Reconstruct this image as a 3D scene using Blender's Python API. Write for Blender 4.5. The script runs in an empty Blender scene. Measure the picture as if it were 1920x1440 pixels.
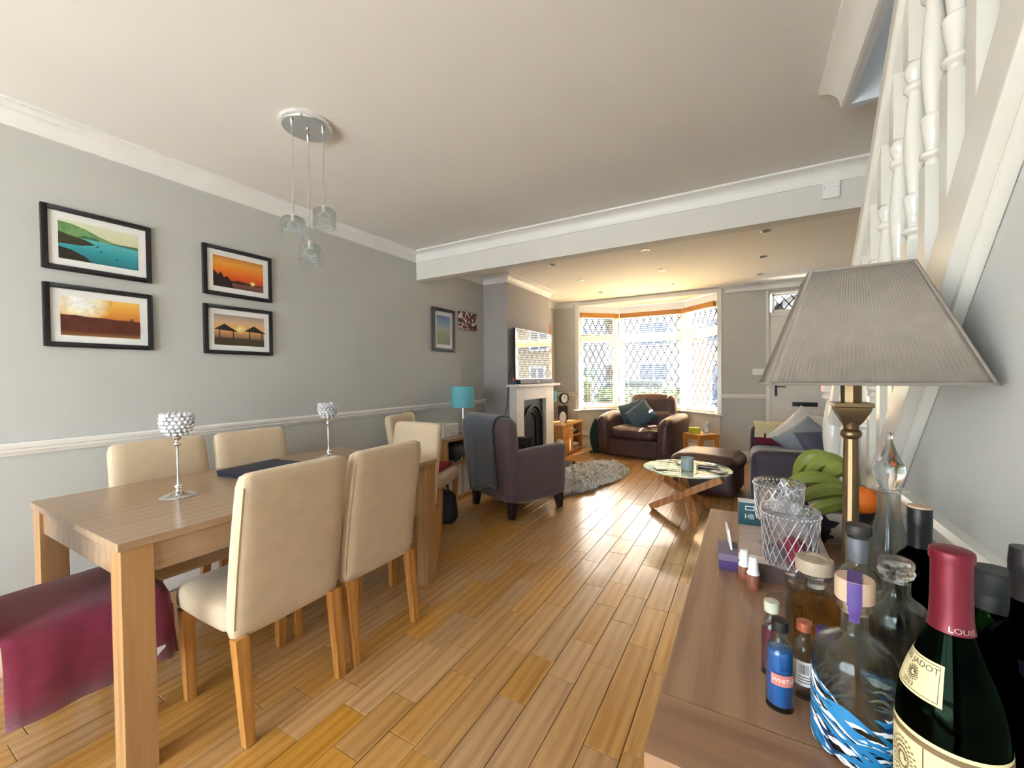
import bpy, bmesh, math, random
from mathutils import Vector, Matrix, noise
random.seed(7)
S = bpy.context.scene
C = S.collection
PI = math.pi
def rad(a): return a*PI/180

# ------------------------------------------------------------------ camera
cam_d = bpy.data.cameras.new('camera'); cam = bpy.data.objects.new('camera', cam_d); C.objects.link(cam)
cam_d.sensor_width = 36.0; cam_d.lens = 772.0*36/1920; cam_d.clip_start = 0.02; cam_d.clip_end = 300
_f = 772.0
_Y = Vector((441, -18, _f)).normalized()
_X = Vector((1360, 0, -_f)); _X = (_X - _X.dot(_Y)*_Y).normalized()
_Z = _X.cross(_Y)                                   # image axes: right, down, forward
M3 = Matrix(((_X[0], -_X[1], -_X[2]), (_Y[0], -_Y[1], -_Y[2]), (_Z[0], -_Z[1], -_Z[2])))
cam.matrix_world = Matrix.Translation((0, 0, 1.28)) @ M3.to_4x4()
S.camera = cam

# ------------------------------------------------------------------ sky, sun, exposure
w = bpy.data.worlds.new('sky'); S.world = w; w.use_nodes = True
wn = w.node_tree; bg = wn.nodes['Background']
bg.inputs['Color'].default_value = (0.86, 0.93, 1.0, 1); bg.inputs['Strength'].default_value = 1.0
sun_d = bpy.data.lights.new('sun', 'SUN'); sun = bpy.data.objects.new('sun', sun_d); C.objects.link(sun)
sun_d.energy = 16.0; sun_d.angle = rad(0.6); sun_d.color = (1.0, 0.95, 0.86)
sun.rotation_euler = Vector((-0.42, -1.0, -1.5)).to_track_quat('-Z', 'Y').to_euler()
def portal(name, loc, sx, sy, direction):
    d = bpy.data.lights.new(name, 'AREA'); d.shape = 'RECTANGLE'; d.size = sx; d.size_y = sy
    d.cycles.is_portal = True
    o = bpy.data.objects.new(name, d); C.objects.link(o); o.location = loc
    o.rotation_euler = Vector(direction).to_track_quat('-Z', 'Y').to_euler()
vs = S.view_settings
vs.view_transform = 'Standard'; vs.look = 'None'; vs.gamma = 1.0; vs.use_curve_mapping = False
vs.exposure = 3.78

# ------------------------------------------------------------------ material helpers
def lin(r, g, b):
    f = lambda c: c/12.92 if c <= 0.04045 else ((c+0.055)/1.055)**2.4
    return (f(r/255), f(g/255), f(b/255), 1)
def nodes_of(name):
    m = bpy.data.materials.new(name); m.use_nodes = True
    nt = m.node_tree; return m, nt, nt.nodes['Principled BSDF']
def mat(name, col, rough=0.5, metal=0.0, var=0.06, scale=8.0, bump=0.0, bscale=60.0, coat=0.0, sheen=0.0, spec=0.5, trans=0.0, ior=1.45, stretch=None, emit=None):
    """principled material with a noise driven colour variation and optional fine relief"""
    m, nt, p = nodes_of(name); N = nt.nodes.new; L = nt.links.new
    c = col if len(col) == 4 else (*col, 1)
    p.inputs['Roughness'].default_value = rough; p.inputs['Metallic'].default_value = metal
    p.inputs['Specular IOR Level'].default_value = spec; p.inputs['IOR'].default_value = ior
    p.inputs['Coat Weight'].default_value = coat; p.inputs['Coat Roughness'].default_value = 0.08
    p.inputs['Sheen Weight'].default_value = sheen; p.inputs['Transmission Weight'].default_value = trans
    p.inputs['Base Color'].default_value = c
    tc = N('ShaderNodeTexCoord'); mp = N('ShaderNodeMapping'); L(tc.outputs['Object'], mp.inputs['Vector'])
    if stretch: mp.inputs['Scale'].default_value = stretch
    if var > 0:
        nz = N('ShaderNodeTexNoise'); nz.inputs['Scale'].default_value = scale; nz.inputs['Detail'].default_value = 5
        L(mp.outputs['Vector'], nz.inputs['Vector'])
        cr = N('ShaderNodeValToRGB')
        a = tuple(max(0, x*(1-var)) for x in c[:3])+(1,); b = tuple(min(1, x*(1+var)) for x in c[:3])+(1,)
        cr.color_ramp.elements[0].color = a; cr.color_ramp.elements[1].color = b
        cr.color_ramp.elements[0].position = 0.3; cr.color_ramp.elements[1].position = 0.7
        L(nz.outputs['Fac'], cr.inputs['Fac']); L(cr.outputs['Color'], p.inputs['Base Color'])
    if bump > 0:
        n2 = N('ShaderNodeTexNoise'); n2.inputs['Scale'].default_value = bscale; n2.inputs['Detail'].default_value = 3
        L(mp.outputs['Vector'], n2.inputs['Vector'])
        bp = N('ShaderNodeBump'); bp.inputs['Strength'].default_value = bump; bp.inputs['Distance'].default_value = 0.01
        L(n2.outputs['Fac'], bp.inputs['Height']); L(bp.outputs['Normal'], p.inputs['Normal'])
    if emit: p.inputs['Emission Color'].default_value = emit[0]; p.inputs['Emission Strength'].default_value = emit[1]
    return m
def wood(name, c1, c2, c3, rough=0.35, axis='Y', scale=1.0, coat=0.0, rand=0.0, bump=0.15):
    """grain that runs along one object axis, optional per-object tint"""
    m, nt, p = nodes_of(name); N = nt.nodes.new; L = nt.links.new
    tc = N('ShaderNodeTexCoord'); mp = N('ShaderNodeMapping'); L(tc.outputs['Object'], mp.inputs['Vector'])
    s = {'X': (3, 70, 70), 'Y': (70, 3, 70), 'Z': (70, 70, 3)}[axis]
    mp.inputs['Scale'].default_value = tuple(x*scale for x in s)
    oi = N('ShaderNodeObjectInfo')
    if rand:
        ad = N('ShaderNodeVectorMath'); ad.operation = 'MULTIPLY_ADD'
        cb = N('ShaderNodeCombineXYZ')
        for k in range(3): L(oi.outputs['Random'], cb.inputs[k])
        L(cb.outputs[0], ad.inputs[0]); ad.inputs[1].default_value = (37, 23, 11); L(mp.outputs['Vector'], ad.inputs[2])
        src = ad.outputs[0]
    else: src = mp.outputs['Vector']
    n1 = N('ShaderNodeTexNoise'); n1.inputs['Scale'].default_value = 1.0; n1.inputs['Detail'].default_value = 6; n1.inputs['Distortion'].default_value = 0.8
    L(src, n1.inputs['Vector'])
    wv = N('ShaderNodeTexWave'); wv.inputs['Scale'].default_value = 0.09; wv.inputs['Distortion'].default_value = 5; wv.inputs['Detail'].default_value = 3
    wv.bands_direction = {'X': 'Y', 'Y': 'X', 'Z': 'X'}[axis]
    L(src, wv.inputs['Vector'])
    mx = N('ShaderNodeMath'); mx.operation = 'MULTIPLY_ADD'; L(wv.outputs['Fac'], mx.inputs[0]); mx.inputs[1].default_value = 0.25; 
    sc = N('ShaderNodeMath'); sc.operation = 'MULTIPLY'; L(n1.outputs['Fac'], sc.inputs[0]); sc.inputs[1].default_value = 0.75; L(sc.outputs[0], mx.inputs[2])
    cr = N('ShaderNodeValToRGB'); e = cr.color_ramp.elements
    e[0].position = 0.28; e[0].color = c3; e[1].position = 0.75; e[1].color = c1
    k = e.new(0.5); k.color = c2
    L(mx.outputs[0], cr.inputs['Fac'])
    out = cr.outputs['Color']
    if rand:
        hs = N('ShaderNodeHueSaturation'); L(out, hs.inputs['Color'])
        mr = N('ShaderNodeMapRange'); L(oi.outputs['Random'], mr.inputs['Value']); mr.inputs['To Min'].default_value = 1-rand; mr.inputs['To Max'].default_value = 1+rand*0.7
        L(mr.outputs[0], hs.inputs['Value'])
        m2 = N('ShaderNodeMath'); m2.operation = 'FRACT'; m3 = N('ShaderNodeMath'); m3.operation = 'MULTIPLY'; L(oi.outputs['Random'], m3.inputs[0]); m3.inputs[1].default_value = 17.3; L(m3.outputs[0], m2.inputs[0])
        mr2 = N('ShaderNodeMapRange'); L(m2.outputs[0], mr2.inputs['Value']); mr2.inputs['To Min'].default_value = 0.85; mr2.inputs['To Max'].default_value = 1.1; L(mr2.outputs[0], hs.inputs['Saturation'])
        # dark knots
        vo = N('ShaderNodeTexNoise'); vo.inputs['Scale'].default_value = 0.16; vo.inputs['Detail'].default_value = 2; L(src, vo.inputs['Vector'])
        kr = N('ShaderNodeValToRGB'); kr.color_ramp.elements[0].position = 0.20; kr.color_ramp.elements[0].color = (0.35, 0.25, 0.18, 1); kr.color_ramp.elements[1].position = 0.27; kr.color_ramp.elements[1].color = (1, 1, 1, 1)
        L(vo.outputs['Fac'], kr.inputs['Fac'])
        ml = N('ShaderNodeMix'); ml.data_type = 'RGBA'; ml.blend_type = 'MULTIPLY'; ml.inputs['Factor'].default_value = 0.8
        L(hs.outputs['Color'], ml.inputs['A']); L(kr.outputs['Color'], ml.inputs['B']); out = ml.outputs['Result']
    L(out, p.inputs['Base Color'])
    p.inputs['Roughness'].default_value = rough; p.inputs['Coat Weight'].default_value = coat; p.inputs['Coat Roughness'].default_value = 0.12
    bp = N('ShaderNodeBump'); bp.inputs['Strength'].default_value = bump; bp.inputs['Distance'].default_value = 0.002
    L(n1.outputs['Fac'], bp.inputs['Height']); L(bp.outputs['Normal'], p.inputs['Normal'])
    return m
def glass(name, col=(1, 1, 1), rough=0.0, clear=0.35, ior=1.45):
    """clear glass: refracting body mixed with plain transparency so that light gets through"""
    m = bpy.data.materials.new(name); m.use_nodes = True; nt = m.node_tree; nt.nodes.clear(); N = nt.nodes.new; L = nt.links.new
    o = N('ShaderNodeOutputMaterial'); g = N('ShaderNodeBsdfGlass'); g.inputs['Color'].default_value = (*col, 1); g.inputs['Roughness'].default_value = rough; g.inputs['IOR'].default_value = ior
    t = N('ShaderNodeBsdfTransparent'); t.inputs['Color'].default_value = (*col, 1)
    mx = N('ShaderNodeMixShader'); mx.inputs[0].default_value = clear
    L(g.outputs[0], mx.inputs[1]); L(t.outputs[0], mx.inputs[2]); L(mx.outputs[0], o.inputs['Surface'])
    return m
def pane_mat(name, tint=(0.97, 0.99, 1.0)):
    """thin window glass: transparent with a fresnel reflection"""
    m = bpy.data.materials.new(name); m.use_nodes = True; nt = m.node_tree; nt.nodes.clear(); N = nt.nodes.new; L = nt.links.new
    o = N('ShaderNodeOutputMaterial'); g = N('ShaderNodeBsdfGlossy'); g.inputs['Roughness'].default_value = 0.02
    t = N('ShaderNodeBsdfTransparent'); t.inputs['Color'].default_value = (*tint, 1)
    lw = N('ShaderNodeLayerWeight'); lw.inputs['Blend'].default_value = 0.5
    pw = N('ShaderNodeMath'); pw.operation = 'POWER'; L(lw.outputs['Facing'], pw.inputs[0]); pw.inputs[1].default_value = 5
    fr = N('ShaderNodeMath'); fr.operation = 'MULTIPLY_ADD'; L(pw.outputs[0], fr.inputs[0]); fr.inputs[1].default_value = 0.9; fr.inputs[2].default_value = 0.008
    mx = N('ShaderNodeMixShader'); L(fr.outputs[0], mx.inputs[0]); L(t.outputs[0], mx.inputs[1]); L(g.outputs[0], mx.inputs[2]); L(mx.outputs[0], o.inputs['Surface'])
    return m
def ramp_mat(name, stops, axis=2, rough=0.4, lo=-0.5, hi=0.5, distort=0.0, nscale=6.0):
    """flat print: colour ramp along one object axis, edges broken up with noise"""
    m, nt, p = nodes_of(name); N = nt.nodes.new; L = nt.links.new
    tc = N('ShaderNodeTexCoord'); sp = N('ShaderNodeSeparateXYZ'); L(tc.outputs['Object'], sp.inputs[0])
    mr = N('ShaderNodeMapRange'); L(sp.outputs[axis], mr.inputs['Value']); mr.inputs['From Min'].default_value = lo; mr.inputs['From Max'].default_value = hi
    nz = N('ShaderNodeTexNoise'); nz.inputs['Scale'].default_value = nscale; nz.inputs['Detail'].default_value = 6
    mp = N('ShaderNodeMapping'); L(tc.outputs['Object'], mp.inputs['Vector']); mp.inputs['Scale'].default_value = (1, 1, 4); L(mp.outputs[0], nz.inputs['Vector'])
    ma = N('ShaderNodeMath'); ma.operation = 'MULTIPLY_ADD'; L(nz.outputs['Fac'], ma.inputs[0]); ma.inputs[1].default_value = distort; 
    sb = N('ShaderNodeMath'); sb.operation = 'SUBTRACT'; L(mr.outputs[0], sb.inputs[0]); sb.inputs[1].default_value = distort*0.5; L(sb.outputs[0], ma.inputs[2])
    cr = N('ShaderNodeValToRGB'); els = cr.color_ramp.elements
    while len(els) > 1: els.remove(els[-1])
    els[0].position = stops[0][0]; els[0].color = stops[0][1]
    for q, c in stops[1:]:
        e = els.new(q); e.color = c
    L(ma.outputs[0], cr.inputs['Fac']); L(cr.outputs['Color'], p.inputs['Base Color']); p.inputs['Roughness'].default_value = rough
    return m

# ------------------------------------------------------------------ mesh helpers
class MB:
    """collects vertices and faces for ONE mesh object"""
    def __init__(s): s.v = []; s.f = []; s.m = []
    def add(s, vs, fs, mi=0, T=None):
        o = len(s.v)
        for p in vs:
            q = Vector(p)
            s.v.append(T @ q if T else q)
        for f in fs: s.f.append([o+i for i in f]); s.m.append(mi)
        return s
    def box(s, x0, x1, y0, y1, z0, z1, mi=0, T=None):
        vs = [(x0,y0,z0),(x1,y0,z0),(x1,y1,z0),(x0,y1,z0),(x0,y0,z1),(x1,y0,z1),(x1,y1,z1),(x0,y1,z1)]
        return s.add(vs, [(0,3,2,1),(4,5,6,7),(0,1,5,4),(1,2,6,5),(2,3,7,6),(3,0,4,7)], mi, T)
    def beam(s, a, b, w, h, mi=0, w2=None, h2=None, up=(0,0,1)):
        """square bar from a to b; section w (sideways) x h"""
        a = Vector(a); b = Vector(b); d = (b-a).normalized(); u = Vector(up)
        if abs(d.dot(u)) > 0.98: u = Vector((0,1,0))
        sd = d.cross(u).normalized(); uu = sd.cross(d).normalized(); w2 = w2 or w; h2 = h2 or h
        vs = []
        for P, ww, hh in ((a, w, h), (b, w2, h2)):
            for i, j in ((-1,-1),(1,-1),(1,1),(-1,1)): vs.append(P+sd*ww/2*i+uu*hh/2*j)
        return s.add(vs, [(0,1,2,3),(7,6,5,4),(0,4,5,1),(1,5,6,2),(2,6,7,3),(3,7,4,0)], mi)
    def lathe(s, prof, n=24, c=(0,0,0), mi=0, T=None, closed=False):
        vs = []; fs = []
        for r, z in prof:
            for k in range(n):
                a = 2*PI*k/n; vs.append((c[0]+r*math.cos(a), c[1]+r*math.sin(a), c[2]+z))
        m = len(prof)
        for i in range(m-1):
            for k in range(n): fs.append((i*n+k, i*n+(k+1)%n, (i+1)*n+(k+1)%n, (i+1)*n+k))
        if not closed:
            if prof[0][0] > 1e-6: fs.append(tuple(range(n-1, -1, -1)))
            if prof[-1][0] > 1e-6: fs.append(tuple((m-1)*n+k for k in range(n)))
        else:
            for k in range(n): fs.append(((m-1)*n+k, (m-1)*n+(k+1)%n, (k+1)%n, k))
        return s.add(vs, fs, mi, T)
    def tube(s, pts, r, n=8, mi=0, T=None):
        pts = [Vector(p) for p in pts]; vs = []; fs = []
        rs = r if isinstance(r, (list, tuple)) else [r]*len(pts)
        prev = None
        for i, p in enumerate(pts):
            d = (pts[min(i+1, len(pts)-1)]-pts[max(i-1, 0)]).normalized()
            if prev is None:
                u = Vector((0,0,1)) if abs(d.z) < 0.9 else Vector((1,0,0)); a = d.cross(u).normalized()
            else:
                a = (prev - d*prev.dot(d)).normalized()
            prev = a; b = d.cross(a)
            for k in range(n):
                t = 2*PI*k/n; vs.append(p+(a*math.cos(t)+b*math.sin(t))*rs[i])
        for i in range(len(pts)-1):
            for k in range(n): fs.append((i*n+k, i*n+(k+1)%n, (i+1)*n+(k+1)%n, (i+1)*n+k))
        fs.append(tuple(range(n-1,-1,-1))); fs.append(tuple((len(pts)-1)*n+k for k in range(n)))
        return s.add(vs, fs, mi, T)
    def prism(s, poly, a0, a1, axis='x', mi=0, T=None):
        """extrude a polygon; poly holds the two other coordinates in order"""
        n = len(poly); mk = {'x': lambda p, a: (a, p[0], p[1]), 'y': lambda p, a: (p[0], a, p[1]), 'z': lambda p, a: (p[0], p[1], a)}[axis]
        vs = [mk(p, a0) for p in poly]+[mk(p, a1) for p in poly]
        fs = [tuple(range(n-1,-1,-1)), tuple(range(n, 2*n))]+[(i, (i+1)%n, n+(i+1)%n, n+i) for i in range(n)]
        return s.add(vs, fs, mi, T)
    def soft(s, x0, x1, y0, y1, z0, z1, r=0.04, puff=0.0, n=8, fn=None, mi=0, T=None, pz=1.0):
        """rounded, slightly puffed box (upholstery)"""
        h = Vector(((x1-x0)/2, (y1-y0)/2, (z1-z0)/2)); c = Vector(((x0+x1)/2, (y0+y1)/2, (z0+z1)/2))
        r = min(r, min(h)*0.999); idx = {}; vs = []; fs = []
        def vert(i, j, k):
            key = (i, j, k)
            if key not in idx:
                q = Vector((2*i/n-1, 2*j/n-1, 2*k/n-1))
                # denser near edges
                q = Vector([math.copysign(abs(t)**0.7, t) for t in q])
                P = Vector((q.x*h.x, q.y*h.y, q.z*h.z))
                inner = Vector([max(-(h[a]-r), min(h[a]-r, P[a])) for a in range(3)])
                d = P-inner
                if d.length > 1e-9: P = inner+d.normalized()*r
                if puff:
                    P.z += math.copysign(puff, q.z)*(1-q.x**2)*(1-q.y**2)*(abs(q.z)**2)*pz
                    P.x += math.copysign(puff, q.x)*(1-q.z**2)*(1-q.y**2)*(abs(q.x)**2)
                    P.y += math.copysign(puff, q.y)*(1-q.z**2)*(1-q.x**2)*(abs(q.y)**2)
                P = P+c
                if fn: P = Vector(fn(P))
                idx[key] = len(vs); vs.append(P)
            return idx[key]
        for a in range(n):
            for b in range(n):
                for kk, flip in ((0, True), (n, False)):
                    for ax in range(3):
                        def V(u, w_):
                            t = [0, 0, 0]; t[ax] = kk; t[(ax+1)%3] = u; t[(ax+2)%3] = w_; return vert(*t)
                        q = (V(a,b), V(a+1,b), V(a+1,b+1), V(a,b+1))
                        fs.append(q[::-1] if flip else q)
        return s.add(vs, fs, mi, T)
    def pillow(s, w_, h_, t, n=14, T=None, mi=0, wr=0.006, seed=0):
        vs = []; fs = []
        for side in (1, -1):
            for i in range(n+1):
                for j in range(n+1):
                    u = 2*i/n-1; v = 2*j/n-1
                    k = max(0, (1-abs(u)**2.6)*(1-abs(v)**2.6))**0.5
                    x = u*w_/2*(1-0.07*(1-v*v)); y = v*h_/2*(1-0.07*(1-u*u))
                    z = side*t/2*k + wr*k*noise.noise(Vector((u*2.2+seed, v*2.2, side*3.0+seed)))*2
                    vs.append((x, y, z))
        m = (n+1)
        for sd in range(2):
            o = sd*m*m
            for i in range(n):
                for j in range(n):
                    q = (o+i*m+j, o+(i+1)*m+j, o+(i+1)*m+j+1, o+i*m+j+1)
                    fs.append(q if sd == 0 else q[::-1])
        return s.add(vs, fs, mi, T)
    def ball(s, c, r, seg=12, rings=8, mi=0, sc=(1,1,1), T=None):
        vs = [(c[0], c[1], c[2]-r*sc[2])]; fs = []
        for i in range(1, rings):
            t = PI*i/rings-PI/2
            for k in range(seg):
                a = 2*PI*k/seg; vs.append((c[0]+r*sc[0]*math.cos(t)*math.cos(a), c[1]+r*sc[1]*math.cos(t)*math.sin(a), c[2]+r*sc[2]*math.sin(t)))
        vs.append((c[0], c[1], c[2]+r*sc[2])); top = len(vs)-1
        for k in range(seg): fs.append((0, 1+(k+1)%seg, 1+k)); fs.append((top, top-seg+k, top-seg+(k+1)%seg))
        for i in range(rings-2):
            for k in range(seg): fs.append((1+i*seg+k, 1+i*seg+(k+1)%seg, 1+(i+1)*seg+(k+1)%seg, 1+(i+1)*seg+k))
        return s.add(vs, fs, mi, T)
    def mesh(s, name, mats, bevel=0.0, seg=2, angle=35, merge=True):
        me = bpy.data.meshes.new(name); me.from_pydata([tuple(v) for v in s.v], [], s.f)
        mats = mats if isinstance(mats, (list, tuple)) else [mats]
        for m in mats: me.materials.append(m)
        for p, mi in zip(me.polygons, s.m): p.material_index = mi
        bm = bmesh.new(); bm.from_mesh(me)
        if merge: bmesh.ops.remove_doubles(bm, verts=bm.verts, dist=1e-5)
        bmesh.ops.recalc_face_normals(bm, faces=bm.faces)
        if bevel:
            es = [e for e in bm.edges if len(e.link_faces) == 2 and e.calc_face_angle(0) > 0.5]
            bmesh.ops.bevel(bm, geom=es, offset=bevel, segments=seg, profile=0.6, affect='EDGES', clamp_overlap=True)
        bm.to_mesh(me); bm.free()
        me.shade_smooth(); me.set_sharp_from_angle(angle=rad(angle))
        return me
    def build(s, name, mats, parent=None, bevel=0.0, seg=2, angle=35, loc=None, rot=None, label=None, merge=True):
        o = bpy.data.objects.new(name, s.mesh(name, mats, bevel, seg, angle, merge)); C.objects.link(o)
        if parent: o.parent = parent
        if loc: o.location = loc
        if rot: o.rotation_euler = rot
        if label: o['label'] = label
        if bevel: wn_ = o.modifiers.new('weighted_normals', 'WEIGHTED_NORMAL'); wn_.keep_sharp = True; wn_.weight = 90
        return o
def tag(o, label, cat, group=None):
    o['label'] = label; o['category'] = cat
    if group: o['group'] = group
    return o
def thing(name, label, cat, loc=(0,0,0), rz=0.0, group=None):
    o = bpy.data.objects.new(name, None); C.objects.link(o); o.location = loc; o.rotation_euler = (0, 0, rz)
    o.empty_display_size = 0.1
    return tag(o, label, cat, group)
def struct(o): o['kind'] = 'structure'; return o
def root_struct(name, loc=(0,0,0), rz=0.0):
    o = bpy.data.objects.new(name, None); C.objects.link(o); o.location = loc; o.rotation_euler = (0,0,rz); return struct(o)
def dup(root, loc, rz, label, group=None):
    r = root.copy(); C.objects.link(r); r.location = loc; r.rotation_euler = (0,0,rz); r['label'] = label
    if group: r['group'] = group
    for ch in list(root.children):
        c = ch.copy(); C.objects.link(c); c.parent = r
        for g in ch.children:
            d = g.copy(); C.objects.link(d); d.parent = c
    return r
def RT(loc=(0,0,0), rx=0, ry=0, rz=0):
    return Matrix.Translation(loc) @ Matrix.Rotation(rz, 4, 'Z') @ Matrix.Rotation(ry, 4, 'Y') @ Matrix.Rotation(rx, 4, 'X')
def text_geo(body, size):
    """letter outlines of the built-in font as flat vertices and faces, centred"""
    cu = bpy.data.curves.new('lettering', 'FONT'); cu.body = body; cu.size = size; cu.align_x = 'CENTER'; cu.align_y = 'CENTER'; cu.resolution_u = 3
    o = bpy.data.objects.new('lettering', cu); C.objects.link(o)
    dg = bpy.context.evaluated_depsgraph_get()
    me = bpy.data.meshes.new_from_object(o.evaluated_get(dg))
    vs = [tuple(v.co) for v in me.vertices]; fs = [tuple(p.vertices) for p in me.polygons]
    bpy.data.objects.remove(o); bpy.data.curves.remove(cu); bpy.data.meshes.remove(me)
    return vs, fs
def wrap_text(mb, body, size, ang, z, rfun, off=0.0006, mi=0, c=(0,0)):
    """lettering laid around a surface of revolution, read from outside"""
    vs, fs = text_geo(body, size); r0 = rfun(z)
    out = []
    for x, y, _ in vs:
        a = ang+x/r0; zz = z+y; r = rfun(zz)+off
        out.append((c[0]+r*math.cos(a), c[1]+r*math.sin(a), zz))
    return mb.add(out, fs, mi)
def wrap_patch(mb, a0, a1, z0, z1, rfun, off=0.0004, n=14, m=5, mi=0):
    vs = []; fs = []
    for i in range(n+1):
        for j in range(m+1):
            a = a0+(a1-a0)*i/n; z = z0+(z1-z0)*j/m; r = rfun(z)+off
            vs.append((r*math.cos(a), r*math.sin(a), z))
    for i in range(n):
        for j in range(m): fs.append((i*(m+1)+j, (i+1)*(m+1)+j, (i+1)*(m+1)+j+1, i*(m+1)+j+1))
    return mb.add(vs, fs, mi)
def prof_fn(prof):
    """radius at height for an outer lathe profile"""
    def f(z):
        for (r0, z0), (r1, z1) in zip(prof, prof[1:]):
            if min(z0, z1) <= z <= max(z0, z1) and abs(z1-z0) > 1e-9: return r0+(r1-r0)*(z-z0)/(z1-z0)
        return prof[0][0]
    return f
def smooth_prof(pts, n=6):
    """Catmull-Rom through profile points"""
    out = []
    P = [pts[0]]+list(pts)+[pts[-1]]
    for i in range(1, len(P)-2):
        for k in range(n):
            t = k/n; r = []
            for a in range(2):
                p0, p1, p2, p3 = P[i-1][a], P[i][a], P[i+1][a], P[i+2][a]
                r.append(0.5*(2*p1+(p2-p0)*t+(2*p0-5*p1+4*p2-p3)*t*t+(3*p1-p0-3*p2+p3)*t**3))
            out.append((max(0, r[0]), r[1]))
    out.append(pts[-1]); return out
# ------------------------------------------------------------------ materials
wall_m = mat('wall_paint', (0.535, 0.535, 0.505), 0.85, var=0.02, scale=3, bump=0.03, bscale=180)
taupe_m = mat('chimney_paint', (0.40, 0.375, 0.36), 0.8, var=0.03, scale=3, bump=0.03, bscale=160)
ceil_m = mat('ceiling_paint', (0.80, 0.775, 0.73), 0.9, var=0.015, scale=2, bump=0.05, bscale=50)
gloss_m = mat('white_gloss_paint', (0.82, 0.80, 0.75), 0.18, var=0.02, scale=5, bump=0.015, bscale=30)
satin_m = mat('white_satin_paint', (0.82, 0.81, 0.78), 0.4, var=0.02, scale=5)
upvc_m = mat('white_plastic', (0.85, 0.85, 0.83), 0.3, var=0.01)
floor_m = wood('oak_plank', lin(204,157,94), lin(192,143,80), lin(170,121,62), 0.28, 'Y', 1.0, coat=0.5, rand=0.10, bump=0.02)
oak_m = wood('oak', lin(205,160,105), lin(188,140,86), lin(160,112,62), 0.4, 'Z', 1.0)
tbl_x = wood('table_oak', lin(180,150,118), lin(171,140,108), lin(156,125,93), 0.28, 'Y', 0.8, coat=0.15)
tbl_z = wood('table_oak_upright', lin(188,148,100), lin(176,134,88), lin(158,116,72), 0.4, 'Z', 0.8)
side_m = wood('sideboard_oak', lin(164,128,98), lin(154,117,88), lin(136,100,73), 0.34, 'Y', 0.9, coat=0.1)
side_x = wood('sideboard_oak_cross', lin(158,122,92), lin(147,110,82), lin(129,94,68), 0.34, 'X', 0.9, coat=0.1)
leg_m = wood('chair_leg_oak', lin(206,150,82), lin(188,130,64), lin(158,104,46), 0.38, 'Z', 0.9)
cream_m = mat('cream_fabric', lin(210,188,156), 0.85, var=0.05, scale=14, bump=0.12, bscale=300, sheen=0.3)
leather_m = mat('brown_leather', lin(82,60,58), 0.36, var=0.12, scale=7, bump=0.1, bscale=90)
plum_m = mat('plum_brown_fabric', lin(92,76,80), 0.75, var=0.08, scale=18, bump=0.08, bscale=220, sheen=0.35)
throw_m = mat('slate_throw', lin(84,90,104), 0.95, var=0.12, scale=30, bump=0.5, bscale=220, sheen=0.5)
teal_m = mat('teal_cushion_fabric', lin(62,84,98), 0.8, var=0.3, scale=24, stretch=(1,3,1), bump=0.25, bscale=120)
grey_m = mat('grey_cushion_fabric', lin(150,158,168), 0.7, var=0.05, scale=6, bump=0.05, bscale=80)
white_fab = mat('white_cushion_fabric', lin(216,214,210), 0.8, var=0.05, scale=6, bump=0.1, bscale=80)
maroon_m = mat('maroon_throw', lin(118,26,52), 0.9, var=0.14, scale=20, bump=0.15, bscale=200, sheen=0.4)
creamknit_m = mat('cream_knit', lin(232,220,176), 0.95, var=0.12, scale=60, bump=0.8, bscale=160)
black_m = mat('black_plastic', (0.012, 0.012, 0.014), 0.35, var=0.1)
blackmat_m = mat('black_matt', (0.02, 0.02, 0.022), 0.7, var=0.15, scale=20)
iron_m = mat('cast_iron', (0.035, 0.037, 0.04), 0.42, metal=0.4, var=0.2, scale=10, bump=0.1)
steel_m = mat('brushed_steel', (0.62, 0.62, 0.62), 0.25, metal=1.0, var=0.05)
chrome_m = mat('chrome', (0.85, 0.86, 0.88), 0.06, metal=1.0, var=0.0)
brass_m = mat('antique_brass', lin(120,100,72), 0.38, metal=0.85, var=0.2, scale=12)
lead_m = mat('lead_came', (0.012, 0.016, 0.03), 0.6, var=0.1)
pane_m = pane_mat('window_glass')
clear_m = glass('clear_glass')
slat_m = mat('blind_slat_pine', lin(226,200,146), 0.45, var=0.04, scale=4, stretch=(0.3,4,4))
rail_m = wood('blind_pelmet_oak', lin(206,146,66), lin(190,128,52), lin(168,106,40), 0.4, 'X', 0.8)
cord_m = mat('blind_cord', (0.7,0.66,0.55), 0.8)
white_m = mat('white_ceramic', (0.85,0.85,0.84), 0.25, var=0.01)
paper_m = mat('white_paper', (0.82,0.81,0.78), 0.8, var=0.02)
turq_m = mat('turquoise_shade', lin(112,186,198), 0.8, var=0.04, scale=10, bump=0.05, bscale=300)

def sweep(mb, path, prof, closed=False):
    """mitred moulding along a plan path; the room is on the left of the direction of travel"""
    n = len(path); P = [Vector(p).to_2d() if len(p) > 2 else Vector(p) for p in path]; offs = []
    for i in range(n):
        d0 = (P[i]-P[i-1]).normalized() if i > 0 else None
        d1 = (P[(i+1) % n]-P[i]).normalized() if i < n-1 else None
        d0 = d0 or d1; d1 = d1 or d0
        n0 = Vector((-d0.y, d0.x)); n1 = Vector((-d1.y, d1.x)); m = (n0+n1).normalized(); offs.append(m/max(0.3, m.dot(n0)))
    k = len(prof); vs = []; fs = []
    for i in range(n):
        for o, z in prof:
            q = P[i]+offs[i]*o; vs.append((q.x, q.y, z))
    for i in range(n-1):
        for j in range(k): fs.append((i*k+j, i*k+(j+1) % k, (i+1)*k+(j+1) % k, (i+1)*k+j))
    fs.append(tuple(range(k))); fs.append(tuple((n-1)*k+j for j in range(k-1, -1, -1)))
    return mb.add(vs, fs)
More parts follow.
